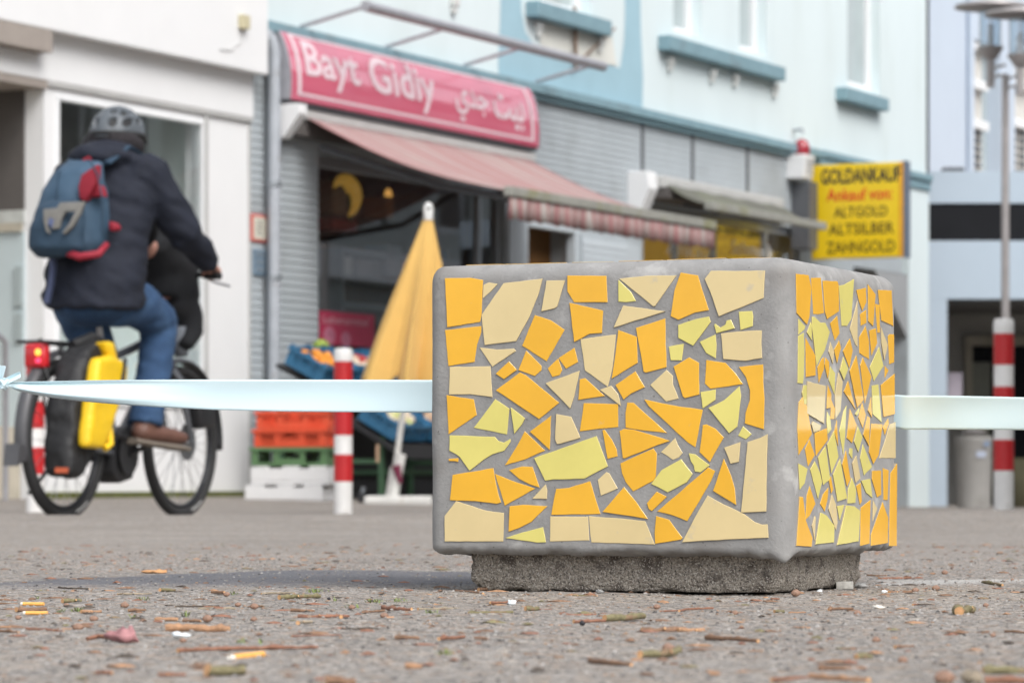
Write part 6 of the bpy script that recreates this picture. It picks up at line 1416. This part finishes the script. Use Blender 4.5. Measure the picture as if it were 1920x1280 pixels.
for s in (-1, 1): mb.tube([(s * .055, -.30, .765), (s * .06, .0, .765), (s * .04, .30, .76)], .007, 8); mb.tube([(s * .07, 0, .36), (s * .065, -.08, .6), (s * .06, -.16, .765)], .006, 8); mb.tube([(s * .07, 0, .36), (s * .06, .10, .765)], .006, 8)
for a in (-.30, -.15, 0, .15, .3): mb.tube([(-.055, a, .765), (.055, a, .765)], .006, 8)
mb.build('luggage_rack', M['bike_black'], bike, smooth=60)
q = BL_(70, 668, 0); mb = MB(BT); mb.box(-.052, .052, q[1] - .03, q[1] + .025, q[2] - .05, q[2] + .055); tl = mb.build('tail_light', M['lens_red'], bike, bevel=.018, smooth=60)
qa, qb = BA_(71, 660, q[1] - .032), BA_(71, 676, q[1] - .032)
MB(BT).ell(qa, (.014, .006, .014), 12, 8).build('lamp', mat('led_amber', (.9, .3, .05), .4, None, emit=((1, .42, .06), 1.3)), tl, smooth=180); MB(BT).ell(qb, (.013, .006, .010), 12, 8).build('lamp', mat('led_red', (.9, .05, .12), .4, None, emit=((1, .06, .16), .8)), tl, smooth=180)
tb('lamp_bracket', [(0, q[1], q[2] + .05), (0, q[1] + .03, .765)], .018, 'bike_black', tl)
MB(BT).prism([(.36, .20), (.42, .16), (.54, .18), (.58, .27), (.56, .38), (.48, .42), (.40, .38), (.36, .30)], 'x', -.055, .055).build('motor', M['bike_black'], bike, bevel=.02, smooth=50)
tc_ = MB(lambda x, y, z: BT(z, .46 + x, .29 + y)).lathe([(.03, .07), (.088, .07), (.09, .075), (.03, .075)], seg=28).build('chainring', M['bike_black'], bike, smooth=30)
FOOT_R = (.62, .335); FOOT_L = (.30, .245)
for s, (fa_, fz) in ((1, FOOT_R), (-1, FOOT_L)):
    cr = tb('crank', [(s * .075, .46, .29), (s * .09, fa_, fz)], .012, 'bike_black'); MB(BT).box(s * .095 if s > 0 else -.19, .19 if s > 0 else -.095, fa_ - .035, fa_ + .035, fz - .009, fz + .009).build('pedal', M['bike_black'], cr, bevel=.004)
    MB(BT).box(*sorted((s * .11, s * .17)), fa_ - .04, fa_ - .036, fz - .008, fz + .008).build('reflector', M['tile_orange'], cr)
tb('kickstand', [(-.06, .10, .30), (-.09, -.14, .12)], .009, 'bike_black'); tb('chain_case', [(.075, .44, .36), (.075, .2, .39), (.075, .0, .40)], .012, 'bike_black')
MB(BT).ell((0, 1.0, .80), (.03, .04, .035), 14, 10).build('headlight', M['bike_black'], bike, smooth=180)
mb = MB(BT); mb.prism([(.75, .58), (.86, .70), (.83, .74), (.71, .62)], 'x', -.04, .04); mb.build('battery', M['bike_black'], bike, bevel=.012)
# low front carrier with a small bag beside the front wheel
MB(BT).prism([(1.04, .54), (1.22, .55), (1.20, .42), (1.07, .41)], 'x', .06, .13).build('front_bag', M['bike_black'], bike, bevel=.02, smooth=60)

# ---------------------------------------------------------------- pannier, hung on the rack
mat('bag_black', (.012, .012, .013), .6, (14, .25), (30, .4, .01)); mat('bag_yellow', (.78, .50, .012), .5, (9, .08), (24, .4, .01)); mat('print_orange', (.40, .08, .03), .7)
pan = thing('pannier_bag', 'black and yellow roll top pannier bag hanging on the rear rack of the bicycle', 'pannier bag', B(.15, -.05, .25))
MB(BT).prism([(-.12, .745), (-.02, .775), (.11, .755), (.07, .52), (-.06, .28), (-.20, .175), (-.30, .20), (-.27, .46), (-.2, .65)], 'x', .055, .20).build('body', M['bag_black'], pan, bevel=.03, smooth=180, remesh=.012, relax=5, disp=lambda q: .016 * noise.noise(q * 9) + .005 * noise.noise(q * 26))
MB(BT).prism([(-.15, .70), (-.02, .715), (.125, .68), (.10, .60), (.04, .50), (-.09, .305), (-.26, .31), (-.22, .48)], 'x', .196, .262).build('yellow_front', M['bag_yellow'], pan, bevel=.022, smooth=180, remesh=.010, relax=14, disp=lambda q: .005 * noise.noise(q * 9) + .0015 * noise.noise(q * 30))
MB(BT).prism([(-.06, .765), (.03, .775), (.07, .69), (.0, .69)], 'x', .14, .235).build('yellow_flap', M['bag_yellow'], pan, bevel=.02, smooth=60)
MB(BT).tube([(.10, -.10, .755), (.14, .0, .79), (.16, .10, .76)], [.022, .026, .022], 10).build('rolled_top', M['bag_black'], pan, smooth=60)
MB(BT).tube([(.263, .07, .70), (.268, .03, .58)], .010, 8).build('buckle_strap', M['bag_black'], pan); MB(BT).tube([(.24, -.03, .40), (.262, -.06, .33), (.255, -.10, .31)], .014, 8).build('side_loop', M['bag_yellow'], pan)
mb = MB(); c0_, c1_ = BA_(103, 886, -.312), BA_(128, 876, -.305); mb.quad(B(*c0_), B(*BA_(128, 886, -.312)), B(*c1_), B(*BA_(103, 876, -.305))); mb.build('print', M['print_orange'], pan)

# ---------------------------------------------------------------- the rider
mat('jacket', (.007, .010, .021), .85, (18, .2), (60, .25, .004)); mat('jeans', (.027, .066, .145), .9, (26, .22), (90, .35, .003), dirt=((.055, .115, .22), 9, .5, .8)); mat('skin', (.56, .29, .22), .55, (20, .08)); mat('scarf', (.022, .019, .022), .95, (40, .3), (70, .5, .004)); mat('boot', (.13, .062, .045), .55, (24, .25), (60, .3, .002)); mat('sole', (.20, .17, .14), .8)
mat('helmet', (.10, .115, .13), .5, (10, .1)); mat('helmet_dark', (.02, .02, .022), .7); mat('hair', (.05, .035, .025), .8)
man = thing('person', 'person cycling away in dark jacket, blue jeans, brown boots and grey helmet', 'person', B(.0, .30, .2))
SH, EL, WR = (.195, .43, 1.525), (.305, .55, 1.265), (.30, .815, 1.13)
HIP, KN, AN = (.09, .27, .96), (.13, .645, .885), (.125, .52, .43)
KL, AL = (-.12, .56, .70), (-.12, .27, .36)
mir = lambda p: (-p[0], p[1], p[2])
# body: one continuous surface
mb = MB(BT)
mb.loft([(0, .27, .93, .17, .12), (0, .29, 1.05, .15, .11), (0, .33, 1.22, .15, .11), (0, .38, 1.40, .18, .11), (0, .415, 1.53, .17, .09), (0, .43, 1.58, .08, .07)], 20)
mb.tube([(0, .43, 1.56), (0, .455, 1.64), (0, .48, 1.69)], [.062, .058, .062], 14)
mb.ell((0, .495, 1.728), (.074, .094, .096), 20, 14); mb.ell((0, .535, 1.685), (.055, .06, .065), 16, 10); mb.tube([(0, .585, 1.75), (0, .607, 1.72)], [.010, .016], 8)
for s in (-1, 1): mb.ell((s * .078, .48, 1.73), (.012, .022, .032), 10, 8)
for f in (lambda p: p, mir):
    mb.tube([f(SH), f(EL)], [.052, .042], 12); mb.tube([f(EL), f(WR)], [.042, .029], 12)
    g = lambda l, a, z: f((l, a, z))
    mb.tube([g(.30, .80, 1.135), g(.292, .835, 1.135), g(.287, .865, 1.132)], [.028, .036, .034], 12, flat=.6)      # palm resting on the grip
    for k, (dl, ln) in enumerate(((-.024, .9), (-.008, 1.0), (.010, .95), (.026, .8))):                                # four fingers closing over the grip
        x0 = .287 + dl; da = -dl * .33
        mb.tube([g(x0, .862 + da, 1.137), g(x0, .862 + da + .030 * ln, 1.126), g(x0, .862 + da + .030 * ln, 1.100), g(x0 - .002, .862 + da + .008, 1.085)], [.0105, .010, .009, .0075], 8)
    mb.tube([g(.268, .825, 1.128), g(.248, .845, 1.112), g(.244, .868, 1.094)], [.012, .0105, .008], 8)                # thumb round the inner side
mb.tube([HIP, KN], [.08, .058], 14); mb.tube([KN, AN], [.056, .042], 14); mb.tube([mir(HIP), KL], [.08, .058], 14); mb.tube([KL, AL], [.056, .042], 14)
mb.tube([AN, (.135, .56, .385), (.175, .70, .36)], [.042, .042, .03], 10); mb.tube([AL, (-.125, .30, .29), (-.14, .44, .265)], [.042, .042, .03], 10)
body = mb.build('body', M['skin'], man, smooth=180, remesh=.0055, relax=4)
for s in (-1, 1): MB(BT).ell((s * .032, .58, 1.75), (.012, .008, .007), 10, 6).build('eye', M['hair'], body)
mb = MB(BT); mb.tube([(-.03, .592, 1.68), (.03, .592, 1.68)], .006, 8); mb.build('mouth', mat('lips', (.42, .16, .14), .5), body)
mb = MB(BT); mb.ell((0, .485, 1.75), (.082, .10, .112), 20, 12, 0, -.55, .25); mb.build('hair', M['hair'], man, smooth=180)
def folds(q):
    w_ = V((q.x * 3, q.y * 3, q.z * 8)); return .011 * noise.noise(w_ * 2.0) + .012 * noise.noise(V((q.x * 9, q.y * 9, q.z * 22 + q.x * 12))) + .002 * noise.noise(q * 40)
mb = MB(BT)
mb.loft([(0, .27, .925, .225, .195), (0, .275, .98, .232, .20), (0, .29, 1.08, .232, .19), (0, .325, 1.22, .225, .175), (0, .365, 1.36, .232, .165), (0, .40, 1.47, .235, .15), (0, .42, 1.55, .20, .128), (0, .43, 1.61, .135, .11), (0, .44, 1.655, .10, .095)], 28)
mb.ell((0, .33, 1.60), (.150, .105, .062), 18, 12); mb.ell((0, .385, 1.635), (.135, .10, .05), 18, 12)
for f in (lambda p: p, mir):
    mb.ell(f((.17, .42, 1.53)), (.085, .095, .085), 16, 12); mb.tube([f((.15, .42, 1.55)), f(SH), f((.255, .485, 1.40)), f(EL), f((.312, .66, 1.215)), f((.305, .79, 1.145))], [.085, .092, .088, .082, .066, .056], 16)
jk = mb.build('jacket', M['jacket'], man, smooth=180, remesh=.013, relax=3, disp=folds)
mb = MB(BT); mb.tube([(.10, .50, 1.655), (.10, .42, 1.675), (.045, .375, 1.69), (-.045, .375, 1.69), (-.10, .42, 1.675), (-.10, .50, 1.655), (-.04, .56, 1.645), (.04, .56, 1.645), (.095, .51, 1.655)], [.036] * 9, 12, flat=1.2); mb.ell((0, .46, 1.68), (.095, .095, .05), 18, 10); mb.build('scarf', M['scarf'], man, smooth=180, remesh=.011, relax=4, disp=lambda q: .005 * noise.noise(q * 22))
mb = MB(BT); mb.ell((0, .27, .95), (.19, .17, .10), 18, 12)
mb.tube([HIP, (.115, .46, .955), KN], [.115, .108, .088], 16); mb.ell(KN, (.083, .085, .085), 14, 10); mb.tube([KN, (.13, .60, .68), (.125, .53, .46), (.125, .52, .42)], [.085, .08, .079, .080], 16)
mb.tube([mir(HIP), KL], [.112, .088], 16); mb.ell(KL, (.085, .085, .085), 14, 10); mb.tube([KL, (-.12, .41, .53), AL], [.085, .078, .076], 16)
mb.build('jeans', M['jeans'], man, smooth=180, remesh=.012, relax=3, disp=lambda q: .006 * noise.noise(V((q.x * 12, q.y * 12, q.z * 26))))
for s, an, ft in ((1, AN, FOOT_R), (-1, AL, FOOT_L)):
    d = V((.30 * s, .955, -.10)).normalized(); h = V((an[0], an[1] - .03, ft[1] + .055)); sd_ = V((d.y, -d.x, 0)).normalized()
    mb = MB(BT); mb.tube([V(an) + V((0, 0, .03)), (an[0], an[1] - .01, ft[1] + .08)], [.056, .056], 14); mb.ell(h + d * .0, (.048, .055, .048), 14, 10); mb.tube([h - d * .03, h + d * .10, h + d * .20, h + d * .265], [.050, .052, .048, .032], 14, flat=.8)
    bt = mb.build('boot', M['boot'], man, smooth=180, remesh=.009, relax=3)
    mb = MB(BT); lo = h - V((0, 0, .046)); mb.tube([lo - d * .07, lo + d * .08, lo + d * .19, lo + d * .285], [.040, .038, .044, .026], 14, flat=.38, up=(0, 0, 1)); mb.build('sole', M['sole'], bt, smooth=60)
def helmet():
    cx, cy, cz = 0, .487, 1.722; rx, ry, rz = .113, .150, .122; vs = []; n, m = 120, 44; t0 = R(-4)
    vents = [(s * az, el, w_, h_) for s in (-1, 1) for az, el, w_, h_ in ((24, 25, 11, 11), (22, 54, 13, 9), (62, 22, 15, 9), (58, 47, 15, 9), (98, 24, 13, 7), (100, 48, 13, 7), (138, 30, 13, 8))]
    def dark(az, el):
        for a, e, w_, h_ in vents:
            d = (az - a + 180) % 360 - 180
            if (d / w_) ** 2 + ((el - e - .15 * d * (1 if a > 0 else -1)) / h_) ** 2 < 1: return True
        return False
    mb = MB(BT); mk = []
    for j in range(m + 1):
        el = t0 + (R(89) - t0) * j / m
        for k in range(n):
            az = 360 * k / n - 180; q = R(az); dip = .02 * max(0, math.cos(q)) * (1 - j / m)
            ce = math.cos(el); ridge = 1 + .018 * math.cos(q * 6) * ce * (1 if el > .1 else .3); s = .90 if dark(az, math.degrees(el)) else ridge
            mk.append(s < .95); vs.append((cx + rx * ce * math.sin(q) * s, cy - ry * ce * math.cos(q) * s, cz + rz * math.sin(el) * s - dip))
    fs = [(j * n + k, j * n + (k + 1) % n, (j + 1) * n + (k + 1) % n, (j + 1) * n + k) for j in range(m) for k in range(n)]
    mb.add(vs, fs + [tuple(range(m * n, (m + 1) * n)), tuple(range(n))]); mb.mi = [1 if all(mk[i] for i in f) else 0 for f in fs] + [0, 1]
    o = mb.build('helmet', [M['helmet'], M['helmet_dark']], man, smooth=50)
    mb = MB(BT); mb.add([(rx * 1.0 * math.sin(R(t)), cy + ry * r_ * math.cos(R(t)), cz - .005 - z) for r_, z in ((1.0, 0), (1.32, .022), (1.3, .03)) for t in range(-60, 61, 10)], [(i * 13 + j, i * 13 + j + 1, i * 13 + 14 + j, i * 13 + 13 + j) for i in range(2) for j in range(12)])
    v_ = mb.build('visor', M['helmet_dark'], o, smooth=60); sd = v_.modifiers.new('t', 'SOLIDIFY'); sd.thickness = .004
    MB(BT).tube([(rx * .98 * math.sin(R(t)), cy - ry * .98 * math.cos(R(t)), cz - .012) for t in range(-170, 171, 20)], .012, 8).build('rim', M['helmet_dark'], o, smooth=60)
    for s in (-1, 1): MB(BT).tube([(s * .10, .47, 1.715), (s * .086, .51, 1.655), (s * .03, .55, 1.62)], .007, 6).build('chin_strap', M['helmet_dark'], o)
helmet()

# ---------------------------------------------------------------- backpack
mat('pack_blue_cloth', (.036, .076, .125), .75, (14, .15), (40, .35, .006), dirt=((.075, .125, .19), 5, .52, .75)); mat('pack_dark_cloth', (.022, .05, .085), .75, (14, .15), (40, .35, .006)); mat('pack_red', (.27, .012, .028), .7, (14, .12), (40, .3, .005)); mat('pack_trim', (.20, .195, .18), .7, (20, .1)); mat('strap_blue', (.10, .125, .23), .8, (20, .1))
bp_ = thing('backpack', 'blue and red backpack with grey trim worn on the cyclist\'s back', 'backpack', B(-.02, .10, 1.12))
def bt(name, m, pxs, a, th, par=None, bev=.008):
    """flat cloth piece traced on the rear of the pack at depth a, thickness th"""
    pts = [BA_(x, y, a) for x, y in pxs]; n = len(pts)
    mb = MB(BT); mb.add([(p[0], a, p[2]) for p in pts] + [(p[0], a + th, p[2]) for p in pts], [tuple(range(n)), tuple(range(n, 2 * n))[::-1]] + [(i, (i + 1) % n, n + (i + 1) % n, n + i) for i in range(n)])
    return mb.build(name, M[m], par or bp_, bevel=bev, smooth=60)
A0 = .02
mb = MB(BT); mb.loft([(-.03, .10, 1.15, .135, .085), (-.03, .09, 1.20, .165, .10), (-.03, .09, 1.30, .165, .105), (-.02, .11, 1.42, .15, .10), (-.01, .15, 1.52, .12, .08), (0, .20, 1.575, .08, .05)], 28)
mb.box(-.15, .12, .06, .20, 1.18, 1.45)
mbody = mb.build('main_bag', M['pack_blue_cloth'], bp_, smooth=180, remesh=.012, relax=8, disp=lambda q: .006 * noise.noise(q * 12))
mb = MB(BT); mb.loft([(-.035, .02, 1.14, .11, .05), (-.035, .0, 1.18, .135, .07), (-.03, -.005, 1.27, .13, .072), (-.02, .01, 1.36, .11, .055), (-.01, .04, 1.40, .08, .03)], 26); mb.build('front_pocket', M['pack_dark_cloth'], bp_, smooth=180, remesh=.010, relax=6, disp=lambda q: .006 * noise.noise(q * 15))
mb = MB(BT); mb.ell(BA_(84, 425, .08), (.05, .05, .10), 16, 12); mb.build('side_pocket', M['pack_blue_cloth'], bp_, smooth=180)
MB(BT).ell(BA_(80, 458, .06), (.062, .05, .045), 16, 10).build('red_bottom', M['pack_red'], bp_, smooth=180)
mb = MB(BT); mb.tube([BA_(112, 470, .0), BA_(150, 482, -.03), BA_(185, 476, .0), BA_(200, 458, .06)], [.014, .018, .017, .014], 12); mb.build('red_bottom', M['pack_red'], bp_, smooth=180)
bt('red_panel', 'pack_red', [(152, 328), (166, 318), (181, 308), (178, 345), (168, 362), (158, 378), (148, 372), (146, 350)], .000, .05); bt('red_panel', 'pack_red', [(180, 344), (188, 350), (193, 368), (168, 370), (172, 356)], .03, .05)
bt('red_panel', 'pack_red', [(203, 414), (214, 418), (219, 428), (212, 434), (203, 432)], .12, .05); bt('red_panel', 'pack_red', [(84, 345), (90, 350), (88, 385), (82, 392), (80, 375)], .08, .04)
bt('grey_trim', 'pack_trim', [(81, 392), (106, 390), (112, 380), (158, 378), (149, 402), (136, 424), (121, 439), (116, 436), (130, 418), (141, 396), (122, 397), (114, 410), (110, 428), (96, 430), (101, 412), (92, 408), (88, 424), (93, 438), (86, 434), (81, 412)], -.084, .02, bev=.003)
bt('trim_badge', 'strap_blue', [(92, 408), (101, 412), (97, 428), (89, 420)], -.085, .01, bev=.002)
MB(BT).tube([BA_(98, 470, .03), BA_(100, 500, .05), BA_(96, 535, .07), BA_(88, 568, .07)], .027, 10, flat=.35, up=(1, 0, 0)).build('hanging_strap', M['strap_blue'], bp_, smooth=60)
for pts in (((112, 318), (106, 360), (108, 392)), ((168, 300), (184, 330), (192, 372), (190, 440))):
    MB(BT).tube([BA_(x, y, .0) for x, y in pts], .004, 6).build('seam', M['pack_dark_cloth'], bp_)
for s in (-1, 1): MB(BT).tube([(s * .09, .22, 1.56), (s * .115, .36, 1.645), (s * .13, .52, 1.60), (s * .14, .55, 1.45), (s * .16, .46, 1.28), (s * .13, .2, 1.2)], .026, 10, flat=.3).build('shoulder_strap', M['pack_dark_cloth'], bp_, smooth=60)
MB(BT).tube([(-.02, .21, 1.575), (0, .225, 1.592), (.02, .21, 1.575)], .006, 8).build('carry_loop', M['pack_red'], bp_, smooth=60)

# ---------------------------------------------------------------- small passenger in front of the rider
mat('coat_black', (.012, .013, .016), .85, (18, .2), (50, .3, .004)); mat('trouser_grey', (.20, .22, .25), .9, (16, .2))
kid = thing('person', 'small person in black clothes mostly hidden in front of the cyclist, behind his arm', 'person', B(.05, .62, .75))
hp = BL_(265, 417, .06); mb = MB(BT); mb.ell((hp[0] - .02, hp[1], hp[2] + .01), (.062, .072, .082), 18, 12); mb.tube([(hp[0] - .02, hp[1], hp[2] - .06), (hp[0] - .02, hp[1], hp[2] - .14)], .045, 10); mb.tube([(hp[0] - .02, hp[1], hp[2] - .12), BL_(300, 470, .05), BL_(312, 510, .05), BL_(318, 560, .06)], [.03, .05, .08, .08], 14)
mb.ell((hp[0] - .02, hp[1] + .08, hp[2]), (.012, .02, .016), 8, 6); fq = BL_(282, 413, .055); mb.ell((fq[0], fq[1] - .075, fq[2]), (.018, .03, .022), 10, 8); mb.tube([(hp[0] - .02, hp[1], hp[2]), (fq[0], fq[1] - .075, fq[2])], [.03, .018], 8)
mb.build('body', M['skin'], kid, smooth=180, remesh=.008, relax=3)
mb = MB(BT); mb.ell((hp[0] - .01, hp[1] + .02, hp[2] - .01), (.078, .092, .105), 18, 12); mb.build('hood', M['coat_black'], kid, smooth=180)
c1, c2, c3 = BL_(291, 447, .05), BL_(315, 500, .05), BL_(318, 560, .06); k1, k2, k3, k4 = BL_(322, 560, .08), BL_(352, 590, .13), BL_(356, 622, .14), BL_(347, 650, .14)
mb = MB(BT); mb.tube([c1, c2, c3], [.10, .145, .14], 16); mb.tube([k1, k2, k3, k4], [.11, .075, .065, .035], 14); mb.tube([BL_(310, 450, .10), BL_(345, 480, .14), BL_(352, 510, .12)], [.06, .052, .04], 12); mb.build('coat', M['coat_black'], kid, smooth=180, remesh=.012, relax=4, disp=lambda q: .007 * noise.noise(q * 13))
mb = MB(BT); mb.tube([BL_(330, 612, .10), BL_(338, 640, .10), BL_(340, 668, .10)], [.05, .043, .03], 12); mb.build('trousers', M['trouser_grey'], kid, smooth=180)
